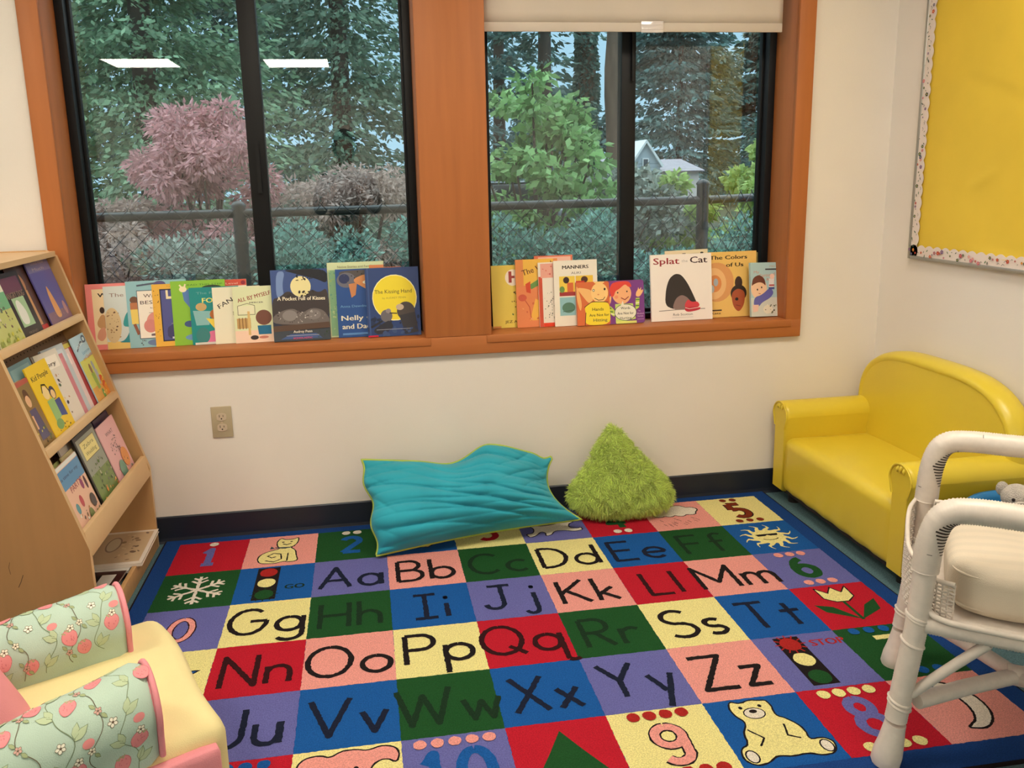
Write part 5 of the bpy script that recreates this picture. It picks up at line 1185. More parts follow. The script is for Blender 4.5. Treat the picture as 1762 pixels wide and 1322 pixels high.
sill('yellow book titled in black serif letters beside the rightmost small book', 2.296, .200, .258, .006, (240,196,110), [('e',.16,.54,.36,.30,(226,160,100)),('e',.10,.52,.26,.24,(240,190,130)),('e',.12,.52,.14,.13,(222,140,80)),('e',.14,.54,.05,.06,(170,180,190)),('e',.06,.44,.05,.06,(190,196,200)),('e',.62,.52,.08,.10,(60,36,30)),('e',.62,.36,.17,.13,(50,34,30)),('p',[(.46,.36),(.60,.44),(.76,.38),(.74,.18),(.62,.06),(.5,.16)],(176,84,50)),('e',.58,.27,.035,.025,BK),('l',[(.56,.18),(.66,.16)],.014,(120,50,40)),
      ('t','The Colors',.02,.885,.085,(40,26,20),.78,0,.003),('t','of Us',.36,.77,.085,(40,26,20),.36,0,.003),('r',.02,.10,.26,.12,(60,40,30)),('t','Katz',.04,.05,.045,(80,50,30),.2,0,.001)], .090, yaw=.02, lean=.09)
sill('olive green book mostly hidden behind the yellow book on the sill', 2.338, .17, .250, .005, (120,110,60), [('r',0,.93,1,1,(130,126,80))], .106, yaw=0, lean=.09)
sill('small pale blue book with a painted child in purple, rightmost on the sill', 2.448, .118, .212, .012, (176,206,208), [('r',0,0,1,.35,(214,216,204)),('r',.55,.86,.98,.885,(50,46,56)),('t','PBS',.72,.91,.05,(190,170,150),.2),('t','My',.12,.80,.07,(206,150,130),.2),('t','Carousel',.30,.72,.09,(214,140,120),.62,.1),('t','Ride',.60,.66,.07,(206,130,110),.3),('e',.30,.52,.30,.20,(248,206,170)),('p',[(.02,.56),(.08,.72),(.32,.78),(.52,.70),(.56,.56),(.46,.62),(.30,.64),(.10,.60)],(110,62,50)),('e',.24,.50,.025,.018,BK),('e',.40,.54,.025,.018,BK),('l',[(.28,.43),(.36,.42)],.02,(190,80,60)),
      ('p',[(.12,.36),(.40,.40),(.72,.54),(.86,.44),(.72,.34),(.40,.26),(.28,.18),(.08,.20)],(104,104,176)),('p',[(.66,.50),(.84,.50),(.88,.70),(.68,.70)],(238,230,226)),('r',.68,.56,.88,.59,(190,90,90)),('r',.66,.50,.88,.54,(70,90,150)),('e',.80,.74,.09,.05,(248,210,190)),('p',[(.05,.22),(.28,.22),(.24,.10),(.06,.08)],(240,200,180)),('e',.62,.13,.18,.08,(236,228,206)),('sp',.45,.05,.95,.22,16,2,[(120,130,90),(90,90,70),(240,236,220)],.02)], .040, yaw=.10, lean=.16, roll=.03)

# ---- books on the sloping bookcase: y along the case, face +x
def shelfbook(label, yl, w, h, th, base, art, z, d=0.0, lean=.30, tw=0, roll=0, group='picture books on the sloping bookcase', **k):
    """yl = near edge (world y), d = how far behind the lip the front stands"""
    lift = th/2*math.sin(lean)+abs(math.sin(roll))*w/2+.0008
    x = xf(z)-.0135-d-th/2; rot = (-lean, roll, PI/2+tw)
    return book(label, w, h, th, base, art, (x-abs(tw)*w/2, yl+w/2, z+lift), rot=rot, group=group, **k)
g = dict()
T1, T2, T3 = .845, .570, .290
shelfbook('yellow and green book at the near end of the top tier', -.690, .14, .20, .004, (220,214,90), [('r',0,0,1,.3,(120,150,60)),('sp',.1,.1,.9,.8,20,3,[(60,70,40),(190,150,60)],.03)], T1, d=.016)
shelfbook('white book with a green painted picture on the top tier of the bookcase', -.622, .165, .205, .004, (236,228,206), [('r',0,0,1,.74,(196,196,120)),('r',0,.5,1,.74,(120,176,130)),('t','Ginger Boy',.2,.80,.10,(150,70,50),.70,0,.002),('sp',.2,.22,.85,.62,30,5,[(120,90,80),(170,150,150),(100,110,90),(220,210,190)],.03),('sp',.05,.02,.95,.2,20,6,[(206,196,60),(150,160,70)],.04)], T1, d=.010)
shelfbook('dark green book standing behind the top tier books', -.50, .17, .20, .005, (40,50,50), [('r',.1,.1,.9,.9,(50,60,62))], T1, d=.030)
shelfbook('dark brown book with a white and green inset picture on the top tier', -.470, .152, .200, .004, (58,42,42), [('r',.12,.70,.9,.93,(110,60,80)),('t','ANGRY DOG',.12,.62,.13,(150,120,100),.76,0,.002),('r',.26,.18,.80,.62,(170,196,150)),('p',[(.30,.22),(.34,.56),(.5,.6),(.66,.4),(.6,.2)],(232,228,216)),('t','FRIEND',.36,.06,.06,(140,120,110),.4)], T1, d=.010, tw=-.02)
shelfbook('brown book with a tan figure between the dark and the purple book', -.372, .150, .215, .004, (96,64,56), [('e',.4,.72,.22,.16,(190,130,90)),('p',[(.2,.6),(.6,.62),(.62,.1),(.3,.1)],(206,150,100)),('r',.2,.02,.8,.09,(200,60,50))], T1, d=.018, tw=-.02)
shelfbook('purple-blue book with a small orange animal on the top tier', -.245, .185, .235, .004, (92,84,146), [('r',0,.76,1,1,(120,110,150)),('r',0,0,1,.2,(130,90,110)),('t','Guess How',.2,.86,.07,(180,160,160),.6),('t','Much',.2,.78,.06,(180,160,160),.5),('p',[(.34,.1),(.36,.4),(.44,.58),(.52,.44),(.60,.1)],(222,152,90)),('e',.44,.42,.07,.06,(226,160,100)),('e',.84,.20,.07,.10,(180,130,130)),('sp',.1,.1,.9,.2,10,3,[(160,120,100),(110,90,100)],.02)], T1, d=.008)
# middle tier
shelfbook('small tan book at the near end of the middle tier', -.688, .12, .195, .004, (206,160,100), [('r',.15,.6,.8,.9,(220,186,130)),('e',.6,.5,.2,.08,(110,60,70))], T2, d=.022)
shelfbook('brown book with a girl in a purple dress on the middle tier', -.686, .150, .200, .004, (140,110,66), [('r',0,.93,1,1,(180,80,70)),('e',.16,.80,.13,.09,(236,200,70)),('e',.5,.70,.10,.09,(226,176,136)),('p',[(.38,.72),(.44,.88),(.60,.86),(.64,.66),(.56,.78),(.46,.78)],(96,56,40)),('p',[(.36,.58),(.64,.58),(.72,.14),(.34,.14)],(84,80,112)),('r',.36,.5,.42,.3,(226,176,136)),('sp',.1,.02,.9,.3,16,3,[(90,100,50),(70,60,40),(200,190,70)],.03)], T2, d=.008)
shelfbook('light blue book leaning behind the yellow one on the middle tier', -.600, .16, .235, .004, (120,160,176), [('r',.1,.8,.9,.95,(150,184,190))], T2, d=.030)
shelfbook('bright yellow book with black cartoon heads on the middle tier', -.558, .158, .222, .004, (238,198,40), [('t','Kid People',.10,.80,.10,(50,34,20),.76,.0,.002),('e',.40,.60,.14,.09,(246,214,150)),('e',.66,.56,.13,.09,(60,60,90)),('e',.66,.54,.09,.06,(240,200,140)),('l',[(.26,.62),(.36,.72),(.5,.70),(.56,.60)],.03,BK),('p',[(.3,.5),(.6,.5),(.66,.24),(.3,.2)],(150,190,120)),('p',[(.6,.46),(.84,.46),(.86,.2),(.6,.24)],(60,80,140)),('e',.4,.16,.16,.07,(120,160,90)),('sp',.1,.02,.9,.14,12,3,[(40,40,40),(200,160,60)],.02)], T2, d=.006)
cs = [((226,214,200),'white'),((206,130,140),'rose'),((190,196,200),'pale grey'),((226,200,196),'blush pink'),((170,60,60),'dark red'),((214,196,90),'mustard'),((150,110,80),'brown'),((230,226,214),'off-white'),((196,206,214),'ice blue')]
tw_ = .16
pos = ['just past the yellow book', 'second past the yellow book', 'third past the yellow book', 'fourth past the yellow book', 'in the middle of the overlapping run', 'with a speckled spine edge', 'sixth in the overlapping run', 'seventh in the overlapping run', 'last before the pale blue ribbon book']
for i, (c, nm) in enumerate(cs):
    R2 = random.Random(i)
    shelfbook('%s paperback of the middle tier, %s' % (nm, pos[i]), -.440+.031*i, .145, .215+R2.uniform(-.012, .022), .0035, c,
        [('r',.0,.0,.05,1,tuple(int(v*.55) for v in c)),('r',.12,.76,.9,.93,tuple(min(255, int(v*1.08)) for v in c)),('sp',.04,.06,.7,.7,26,i+2,[(120,90,80),(90,110,90),(200,150,110),(70,60,70),(226,200,150)],.030),('t','Story',.16,.80,.08,(80,60,60),.6)], T2, d=.010, tw=-tw_*.75)
shelfbook('pale blue book with a ribbon badge, far end of the middle tier', -.172, .148, .235, .004, (176,206,220), [('r',0,0,1,.66,(216,214,110)),('r',0,0,1,.25,(226,166,76)),('l',[(.12,.80),(.5,.90),(.7,.88)],.04,(60,80,100)),('t','I Can Read!',.14,.82,.06,(240,240,240),.5,.15),('e',.74,.92,.12,.055,(60,90,120)),('e',.74,.92,.07,.03,(200,220,230)),('t','Scarecrow',.34,.72,.07,(70,150,190),.5,.06),('t','and Spatter',.26,.64,.075,(222,140,40),.66,.06),('e',.40,.50,.07,.08,(150,120,90)),('e',.60,.52,.07,.08,(160,170,180)),('p',[(.3,.44),(.5,.44),(.5,.2),(.34,.2)],(150,180,90)),('p',[(.54,.46),(.7,.46),(.72,.24),(.56,.24)],(170,180,190)),('e',.74,.26,.12,.10,(222,90,50)),('e',.82,.12,.14,.1,(236,150,60)),('e',.52,.10,.07,.08,(90,150,70)),('sp',.3,.04,.95,.36,16,6,[(236,190,80),(230,120,60),(246,220,120)],.03)], T2, d=.004)
# bottom tier
shelfbook('pale green book at the near end of the lowest tier', -.685, .15, .225, .004, (196,206,130), [('r',.1,.8,.9,.92,(214,220,160))], T3, d=.034)
shelfbook('blue and peach party picture book in front on the lowest tier', -.672, .200, .232, .004, (232,186,160), [('r',0,.70,1,.94,(84,140,184)),('t','It is time for my',.08,.82,.06,(30,50,90),.78,0,.001),('t','PARTY!',.34,.62,.11,(150,60,70),.46,.05,.002),('r',0,.95,1,1,(226,226,220)),('e',.30,.42,.06,.07,(90,150,160)),('e',.50,.46,.06,.08,(190,70,80)),('e',.74,.62,.05,.07,(150,70,110)),('e',.88,.6,.04,.09,(80,40,60)),('sp',.2,.04,.95,.34,34,4,[(90,110,60),(120,90,60),(220,200,120),(60,50,60),(230,226,210),(200,130,70)],.028),('e',.84,.36,.09,.09,(70,60,60)),('e',.62,.22,.08,.10,(120,130,80))], T3, d=.006)
shelfbook('white book with a pink back cover leaning behind the black-framed one', -.505, .17, .255, .005, (226,214,206), [('r',.05,.1,.95,.9,(232,222,214)),('e',.2,.75,.1,.06,(226,170,180))], T3, d=.034)
shelfbook('cream book standing behind the party book on the lowest tier', -.545, .150, .235, .004, (216,200,150), [('sp',.5,.1,.95,.9,20,3,[(120,100,80),(190,170,120)],.02)], T3, d=.020)
shelfbook('black-framed book with a cream title plate over orange flowers', -.452, .182, .262, .006, (28,24,24), [('r',.06,.03,.97,.95,(150,154,140)),('r',.06,.03,.97,.5,(120,140,80)),('r',.16,.68,.86,.90,(232,216,140)),('l',[(.16,.68),(.86,.68),(.86,.9),(.16,.9),(.16,.68)],.01,(120,100,50)),('t','Zebra',.26,.81,.07,(120,110,60),.5),('t','Wedding',.26,.72,.07,(120,110,60),.5),('sp',.1,.3,.95,.62,34,3,[(90,120,60),(120,120,110),(180,176,150),(70,90,50)],.03),('sp',.1,.05,.95,.3,26,4,[(222,130,60),(236,180,90),(120,140,60)],.032)], T3, d=.008)
shelfbook('dark purple book at the far end of the lowest tier', -.205, .15, .245, .005, (70,54,84), [('sp',.4,.1,.95,.9,20,3,[(110,80,110),(150,120,90)],.02)], T3, d=.030)
shelfbook('pink book with black lettering in front of the dark purple one', -.262, .178, .236, .004, (232,178,180), [('t','WHAT',.30,.80,.08,(90,50,60),.4),('sp',.28,.52,.72,.76,44,6,[(40,30,34)],.016),('e',.72,.40,.18,.14,(232,150,80)),('e',.40,.28,.16,.14,(110,150,130)),('sp',.1,.04,.95,.40,24,3,[(110,150,120),(236,170,90),(214,90,70),(90,70,70)],.028)], T3, d=.008)
# magazines and big books lying on the bottom of the case
def lying(label, x, y, z, w, h, th, base, art, rz):
    return book(label, w, h, th, base, art, (x, y, z+th/2), rot=(-PI/2, 0, rz), group='books lying flat at the foot of the bookcase')
zz = .0225
flat = [('large dark teal book at the bottom of the flat pile', (28,66,70), .016, .30, .27, .02, .150, -.50), ('pale blue-grey book lying in the middle of the flat pile', (120,140,150), .010, .26, .24, .10, .152, -.49), ('black and white book with a red edge in the flat pile', (60,26,24), .010, .25, .22, -.05, .140, -.46),
        ('thick brown book under the white hardback at the window end', (66,40,30), .026, .27, .25, .03, .148, -.185), ('white magazine sticking out under the white hardback', (220,212,204), .010, .27, .23, -.06, .160, -.20), ('white hardback with a sepia landscape cover on top of the flat pile', (236,222,208), .012, .275, .25, .03, .185, -.175)]
for i, (lb, c, th, w, h, rz, xf_, yc_) in enumerate(flat):
    if i == 3: zz = .0225
    art = [('sp',.1,.1,.9,.9,20,i,[tuple(int(v*.8) for v in c), tuple(min(255, int(v*1.2)+10) for v in c)],.06)]
    if i == 5: art = [('r',.06,.05,.94,.72,(206,176,140)),('e',.6,.5,.22,.10,(150,120,100)),('e',.6,.5,.19,.08,(206,186,156)),('sp',.1,.1,.9,.4,24,3,[(150,120,90),(120,96,76),(220,196,160)],.04)]
    if i == 2: art = [('r',.1,.1,.9,.3,(226,220,210)),('p',[(.3,.3),(.9,.3),(.9,.9),(.5,.9)],(30,16,16)),('r',.0,.9,1,1,(180,40,40))]
    lying(lb, xf_, yc_, zz, w, h, th, c, art, PI/2+rz)
    zz += th+.0006
# ================================================================== OUTSIDE
soil = mat('garden_soil', (0.045, 0.06, 0.03), 0.95, noise=.5, nscale=3)
gr = MB().box(-40, 50, WT, 70, -0.45, -0.15, soil).build('garden_ground'); struct(gr)
def leafm(name, c, isl=.45, tr=.3): return mat('leaf_'+name, c, .65, island=isl, trans=tr)
def leaves(name, P, D, L, Wd, m, parent, fold=.0):
    """one rhombic leaf per point, axis D"""
    n = len(P); D = D/np.maximum(np.linalg.norm(D, axis=1, keepdims=True), 1e-9)
    s_ = np.cross(D, rng.normal(0, 1, (n, 3))); s_ /= np.maximum(np.linalg.norm(s_, axis=1, keepdims=True), 1e-9)
    L = np.broadcast_to(np.asarray(L, float).reshape(-1, 1), (n, 1)); W_ = np.broadcast_to(np.asarray(Wd, float).reshape(-1, 1), (n, 1))
    V = np.stack([P, P+D*L*.45+s_*W_*.5, P+D*L, P+D*L*.45-s_*W_*.5], 1).reshape(-1, 3)
    o = np_mesh(name, V, np.arange(4*n).reshape(n, 4), m, parent, smooth=False); return o
bark = mat('bark', (0.075, 0.055, 0.045), .9, noise=.4, nscale=9, bump=.6, bscale=14, stretch=(1, 1, .25))
barkw = mat('bark_brown', (0.13, 0.085, 0.06), .9, noise=.3, nscale=9, bump=.6, bscale=14, stretch=(1, 1, .25))
def conifer(label, x, y, h, r, m, n=9000, z0=0.6, seed=0, droop=.35, lf=.16, trunk=.16, dens=1.0, name='conifer_tree'):
    R = np.random.default_rng(seed); t = thing(name, label, 'tree', (x, y, -.15), group='evergreens beyond the fence')
    m_ = MB(); m_.tube([(0,0,0),(.05,0,h*.5),(0,0,h)], [trunk, trunk*.6, .02], bark, 10); m_.build('trunk', t)
    nb = int(n/60); zz = z0+(h-z0)*R.random(nb)**.85; az = R.random(nb)*2*PI; BLn = r*(1-(zz-z0)/(h-z0)*.85)*R.uniform(.65, 1.1, nb)
    P = []; D = []
    k = 60; s_ = R.random((nb, k))**.7; br = BLn[:,None]*s_
    px = np.cos(az)[:,None]*br; py = np.sin(az)[:,None]*br; pz = zz[:,None]+br*.10-droop*br**1.6/r
    side = R.uniform(-1, 1, (nb, k))*(.16+.28*(1-s_))*BLn[:,None]*.8
    px += -np.sin(az)[:,None]*side; py += np.cos(az)[:,None]*side; pz += -np.abs(side)*.35+R.normal(0, .04, (nb, k))
    d = np.stack([np.cos(az)[:,None]*np.ones_like(s_)+-np.sin(az)[:,None]*np.sign(side)*.8+R.normal(0,.3,(nb,k)), np.sin(az)[:,None]*np.ones_like(s_)+np.cos(az)[:,None]*np.sign(side)*.8+R.normal(0,.3,(nb,k)), -.55+R.normal(0,.3,(nb,k))], -1)
    P = np.stack([px, py, pz], -1).reshape(-1, 3); D = d.reshape(-1, 3)
    leaves('foliage', P, D, R.uniform(.6, 1.2, len(P))*lf, R.uniform(.3, .5, len(P))*lf, m, t)
    return t
def bushy(label, x, y, h, r, m, n=5000, lf=.09, z0=.2, seed=0, stems=5, name='garden_shrub', cat='shrub', group=None, wide=.7, crown=None, barkm=None, zb=-.15, clumps=26, up=0, thin=1.0):
    R = np.random.default_rng(seed); t = thing(name, label, cat, (x, y, zb), group=group)
    C_ = []; m_ = MB()
    for i in range(clumps):
        a = R.random()*2*PI; q = R.random()**.5; zf = R.random(); rr = r*(math.sin(PI*min(.98, .15+zf*.8)))**.6*q
        C_.append((rr*math.cos(a), rr*math.sin(a), z0+(h-z0)*zf))
    C_ = np.array(C_)
    for i in range(min(clumps, stems*3)):
        c = C_[i]; m_.tube([(0,0,0),(c[0]*.3,c[1]*.3,c[2]*.5),tuple(c)], [.03*h/2.2, .016*h/2.2, .005], barkm or bark, 6)
    m_.build('stems', t)
    pick = R.integers(0, clumps, n); off = R.normal(0, 1, (n, 3)); off /= np.linalg.norm(off, axis=1, keepdims=True); off *= (R.random((n, 1))**.4)*r*(.36 if thin == 1 and name != 'vine_maple' else .25); off[:,2] *= wide
    P = C_[pick]+off; D = off*1.2+R.normal(0, .35*r*.4, (n, 3)); D[:,2] -= .12*r-up
    leaves('foliage', P, D, R.uniform(.6, 1.25, n)*lf, R.uniform(.5, .8, n)*lf*thin, m, t)
    return t
dk = leafm('fir_dark', (0.085, 0.160, 0.130)); md_ = leafm('fir_mid', (0.17, 0.27, 0.19)); ce = leafm('cedar', (0.20, 0.33, 0.20)); bl = leafm('fir_blue', (0.095, 0.195, 0.185))
conifer('broad cedar with drooping green boughs filling the left window', -1.2, 6.4, 7.5, 2.1, ce, 46000, .5, 1, .45, .105)
conifer('dark fir between the cedar and the pine, behind the left window', 0.75, 9.0, 9.5, 2.0, md_, 34000, .6, 2, .4, .13)
conifer('dark fir at the far left edge of the left window', -3.6, 9.0, 10, 2.5, dk, 22000, .5, 3, .4, .16)
conifer('tall blue-green fir seen over the pink maple', -.8, 12.5, 11, 2.8, dk, 26000, .6, 4, .4, .18)
conifer('thin-crowned pine against bright sky at the right of the left window', 3.0, 13.5, 10, 1.7, bl, 4200, 1.8, 5, .25, .20, .16, name='pine_tree')
conifer('sparse pine just behind the middle window post', 4.2, 16.5, 11, 2.2, bl, 7500, 1.6, 6, .25, .24, .18, name='pine_tree')
conifer('thin dark fir upper left of the right window', 3.9, 10.4, 8, 1.2, dk, 4200, 2.5, 7, .3, .14)
conifer('big blue-green fir behind the right window sash', 15.4, 34.0, 15, 4.4, bl, 34000, .3, 8, .4, .34)
conifer('dark fir at the far right of the right window', 13.0, 17.4, 12, 2.6, dk, 20000, .6, 9, .4, .22)
conifer('distant tall fir left of the bare trunk', 7.2, 26.0, 4.2, 2.6, bl, 9000, .3, 10, .35, .30)
conifer('distant fir behind the house roofs on the right', 21.5, 38.0, 10, 4.2, dk, 14000, .2, 11, .35, .42)
conifer('distant fir behind the house roofs on the left', 10.8, 36.0, 5.6, 4.0, bl, 10000, .2, 12, .35, .42)
# bare trunks seen through the right window
def trunk(label, x, y, r, ivy, seed):
    t = thing('tree_trunk', label, 'tree trunk', (x, y, -.15), group='tall bare trunks'); m = MB()
    P = [(0.02*math.sin(i*1.3+seed), 0.02*math.cos(i), i*.35) for i in range(24)]; m.tube(P, [r*(1.15-.012*i) for i in range(24)], barkw, 16); m.build('bark', t)
    if ivy:
        R = np.random.default_rng(seed); n = 5200; a = R.random(n)*2*PI; z = R.random(n)*6.5; rr = r*(1.02+.22*R.random(n)+.18*np.sin(z*5+a*2))
        P = np.stack([rr*np.cos(a), rr*np.sin(a), z], 1); D = np.stack([np.cos(a), np.sin(a), -.8+0*a], 1)+R.normal(0, .4, (n, 3)); leaves('ivy', P, D, .085, .075, dk, t)
trunk('bare brown conifer trunk left of the right window sash', 4.36, 8.0, .125, False, 1)
trunk('ivy-covered trunk beside the bare brown trunk', 4.78, 11.0, .135, True, 2)
# maples by the fence
pk = leafm('maple_pink', (0.60, 0.33, 0.34), .35, .4); pg = leafm('maple_greygreen', (0.47, 0.36, 0.32), .35, .4); gm = leafm('maple_green', (0.24, 0.42, 0.17), .55, .4); yg = leafm('yellow_green', (0.42, 0.56, 0.20), .35, .4); ug = leafm('salal', (0.20, 0.37, 0.32), .6, .25); uq = leafm('salal_grey', (0.32, 0.37, 0.33), .5, .25)
bushy('pink laceleaf maple behind the fence in the left window', -.12, 3.2, 1.92, .58, pk, 19000, .060, .75, 21, 7, name='laceleaf_maple', cat='tree', wide=.8, clumps=44, thin=.5)
bushy('grey-pink laceleaf maple spreading right of the pink one', 0.95, 3.4, 1.50, .72, pg, 15000, .056, .5, 62, 6, name='laceleaf_maple', cat='tree', clumps=40, thin=.5)
bushy('low grey-pink maple branch left of the pink maple', -.75, 3.0, 1.38, .42, pg, 6500, .058, .7, 23, 5, name='laceleaf_maple', cat='tree', clumps=20, thin=.5)
bushy('low olive-grey laceleaf maple just right of the left window sash', .62, 3.15, 1.30, .40, uq, 7000, .056, .55, 31, 5, name='laceleaf_maple', cat='tree', clumps=22, thin=.5)
bushy('olive-grey laceleaf maple at the far right of the left window', 1.62, 3.7, 1.42, .50, uq, 8500, .056, .55, 32, 5, name='laceleaf_maple', cat='tree', clumps=26, thin=.5)
# vine maple with larger flat leaves
bushy('leafy bright green vine maple at the left of the right window', 2.15, 2.6, 2.08, .50, gm, 4200, .072, .70, 24, 9, name='vine_maple', cat='tree', clumps=46, wide=.6)
bushy('lower green maple sprays in front of the fence', 2.45, 2.9, 1.45, .34, gm, 1100, .08, .8, 25, 4, name='vine_maple', cat='tree', clumps=12)
bushy('yellow-green maple at the right of the right window', 5.1, 4.6, 1.72, .72, yg, 9000, .08, .5, 26, 6, name='vine_maple', cat='tree', clumps=26)
bushy('small yellow-green shrub left of the corner fence post', 4.35, 5.4, 1.44, .42, yg, 3000, .08, .4, 27, 4, clumps=12)
bushy('grey-green shrub below the house', 3.75, 5.8, 1.40, .62, uq, 4200, .09, .4, 28, 4, clumps=16)
k = 0
for (x, y, h, m) in [(-.55,2.0,.98,pg),(.05,2.1,1.02,uq),(.62,1.95,.98,ug),(1.15,2.1,1.0,ug),(1.75,2.0,.96,ug),(2.35,1.9,.98,ug),(2.95,2.1,.98,ug),(3.5,2.2,.95,ug),(4.1,2.3,.98,uq),(-1.0,3.4,1.05,uq),(4.9,3.2,.92,ug)]:
    lb = ['grey-pink undergrowth at the left end of the fence','grey undergrowth under the pink maple','green undergrowth left of the middle window post','blue-green undergrowth below the grey-pink maple','undergrowth hidden behind the middle window post','blue-green undergrowth at the left of the right window','blue-green undergrowth under the vine maple','green undergrowth left of the corner fence post','grey-green undergrowth behind the corner fence post','grey-green undergrowth at the far left','green undergrowth right of the corner fence post'][k]
    bushy(lb, x, y, h+.12, .46, m, 11000, .036, .05, 40+k, 3, group='undergrowth along the fence', wide=.9, clumps=22, up=.1); k += 1
# chain link fence
fm = mat('black_fence_vinyl', (0.012, 0.016, 0.019), .35, coat=.2)
FYY = 1.0; FZ = 1.143; CX = 2.64
def fence(name, label, p0, p1, post_at, h=FZ):
    t = thing(name, label, 'fence', (p0[0], p0[1], 0)); L = math.hypot(p1[0]-p0[0], p1[1]-p0[1]); ux, uy = (p1[0]-p0[0])/L, (p1[1]-p0[1])/L
    t.rotation_euler = (0, 0, math.atan2(uy, ux))
    m = MB(); m.cyl((0,0,h), (L,0,h), .021, fm, n=14); m.build('top_rail', t)
    m = MB(); m.cyl((0,0,-.08), (L,0,-.08), .012, fm, n=10); m.build('bottom_wire', t)
    s_ = .047; m = MB(); nz = int((h+.10+.02)/s_); top = h+.030; P = []
    i = 0; x = 0.0
    while x < L:                      # each picket is a zig-zag wire hooked into the next one
        pts = []; z = top; q = 0
        for j in range(nz+1):
            sx = s_ if j % 2 == 0 else 0
            pts.append((min(L, x+sx), -.026-.0022*(1 if j % 2 else -1), top-j*s_))
        hk = [(min(L, x+s_-.008), -.026, top+.012)]
        m.tube(hk+pts, 0.0024, fm, 4, smooth=False, caps=False)
        pts2 = [(min(L, x+(s_ if j % 2 else 0)+(s_)), -.026+.0022*(1 if j % 2 else -1), top-j*s_) for j in range(nz+1)]
        m.tube([(min(L, x+s_+.008), -.026, top+.012)]+pts2, 0.0024, fm, 4, smooth=False, caps=False)
        x += 2*s_
    m.build('chain_link_mesh', t)
    for a in post_at:
        pm_ = MB(); e_ = .075 if a > 4.4 else .03; pm_.cyl((a, .0, -.15), (a, .0, h+e_), .030, fm, n=18); pm_.tube([(a,0,h+e_),(a,0,h+e_+.008),(a,0,h+e_+.022),(a,0,h+e_+.028)], [.034,.034,.022,.004], fm, 18)
        for z in (.35, .75, 1.0): pm_.tube([(a,0,z-.012),(a,0,z+.012)], .0325, fm, 18)
        pm_.build('post', t)
    return t
fence('chain_link_fence', 'black chain link fence running across behind both windows', (-1.9, FYY), (CX, FYY), [2.307, .05, 4.54])
fence('chain_link_fence', 'short run of black chain link fence turning away at the corner post', (CX+.03, FYY+.02), (CX+1.9, FYY+1.0), [1.9])
# house and shed roofs beyond
sidg = mat('grey_siding', (0.42, 0.50, 0.56), .7, noise=.05, nscale=2); roofm = mat('roof_shingle', (0.36, 0.33, 0.37), .8, noise=.12, nscale=6); whit = mat('white_trim', (0.75, 0.78, 0.8), .6)
t = thing('house', 'grey house with a steep white-trimmed gable beyond the trees', 'house', (11.75, 28, .50)); t.scale = (.56, .56, .56)
m = MB(); m.prism([(-1.05,-1.15),(1.05,-1.15),(1.05,2.1),(0,3.55),(-1.05,2.1)], 0, 5, sidg)
for k in range(9): m.box(-1.06, 1.06, -.02, 0, .2+.24*k, .22+.24*k, mat('siding_line', (.2,.26,.3), .8))
m.build('wall', t)
m = MB(); m.prism([(-1.25,1.95),(0,3.72),(1.25,1.95),(1.12,1.86),(0,3.5),(-1.12,1.86)], -.25, 5.2, whit); m.build('gable_roof', t)
w = MB().box(-.22,.22,-.08,-.02,1.5,2.5,whit).build('window', t); MB().box(-.15,.15,-.10,-.08,1.58,2.42,mat('dark_window', (.05,.07,.09), .2)).build('pane', w)
m = MB(); m.box(-4.2, -1.05, .6, 5, -1.15, 1.55, mat('pale_wall', (0.62,0.56,0.55), .7)); m.box(1.05, 4.1, .6, 5, -1.15, 1.75, mat('pale_wall', (0.62,0.56,0.55), .7)); m.build('side_wall', t)
m = MB(); m.add([(-4.4,.2,1.5),(-1.0,.2,1.5),(-1.0,3,2.9),(-3.6,3,2.9),(1.0,.2,1.6),(4.4,.2,1.6),(3.7,3,2.45),(1.0,3,2.45)], [(0,1,2,3),(4,5,6,7)], roofm)
m.add([(-4.4,.2,1.44),(-1.0,.2,1.44),(-1.0,3,2.84),(-3.6,3,2.84),(1.0,.2,1.54),(4.4,.2,1.54),(3.7,3,2.39),(1.0,3,2.39)], [(3,2,1,0),(7,6,5,4)], roofm); m.build('side_roof', t)
m = MB(); m.box(-5.2,-4.3,2,2.9,1.2,3.4,mat('chimney_stone', (0.5,0.52,0.52), .8)); m.box(-5.3,-4.2,1.9,3.0,3.4,3.55,whit); m.build('chimney', t)
t = thing('parked_car', 'silver car roof glimpsed beyond the fence at the left of the right window', 'car', (3.9, 12.5, -.15))
carm = mat('silver_car', (0.45, 0.5, 0.55), .25, metal=.5, coat=.5)
o = rounded('body', 1.7, .75, .30, .16, carm, 16, None, t); o.location = (0, 0, .62)
def cab(V): V[:,0] *= 1-.28*(V[:,2] > 0); return V
o = rounded('cabin', 1.0, .66, .26, .12, mat('car_glass', (.03,.045,.05), .1), 14, cab, t); o.location = (-.1, 0, 1.08)
o = rounded('roof', .68, .60, .02, .018, carm, 8, None, t); o.location = (-.1, 0, 1.35)
for x in (-1.05, 1.05):
    for y in (-.72, .72): MB().cyl((x, y-.08, .32), (x, y+.08, .32), .32, mat('tyre', (.01,.01,.01), .8), n=24).build('wheel', t)

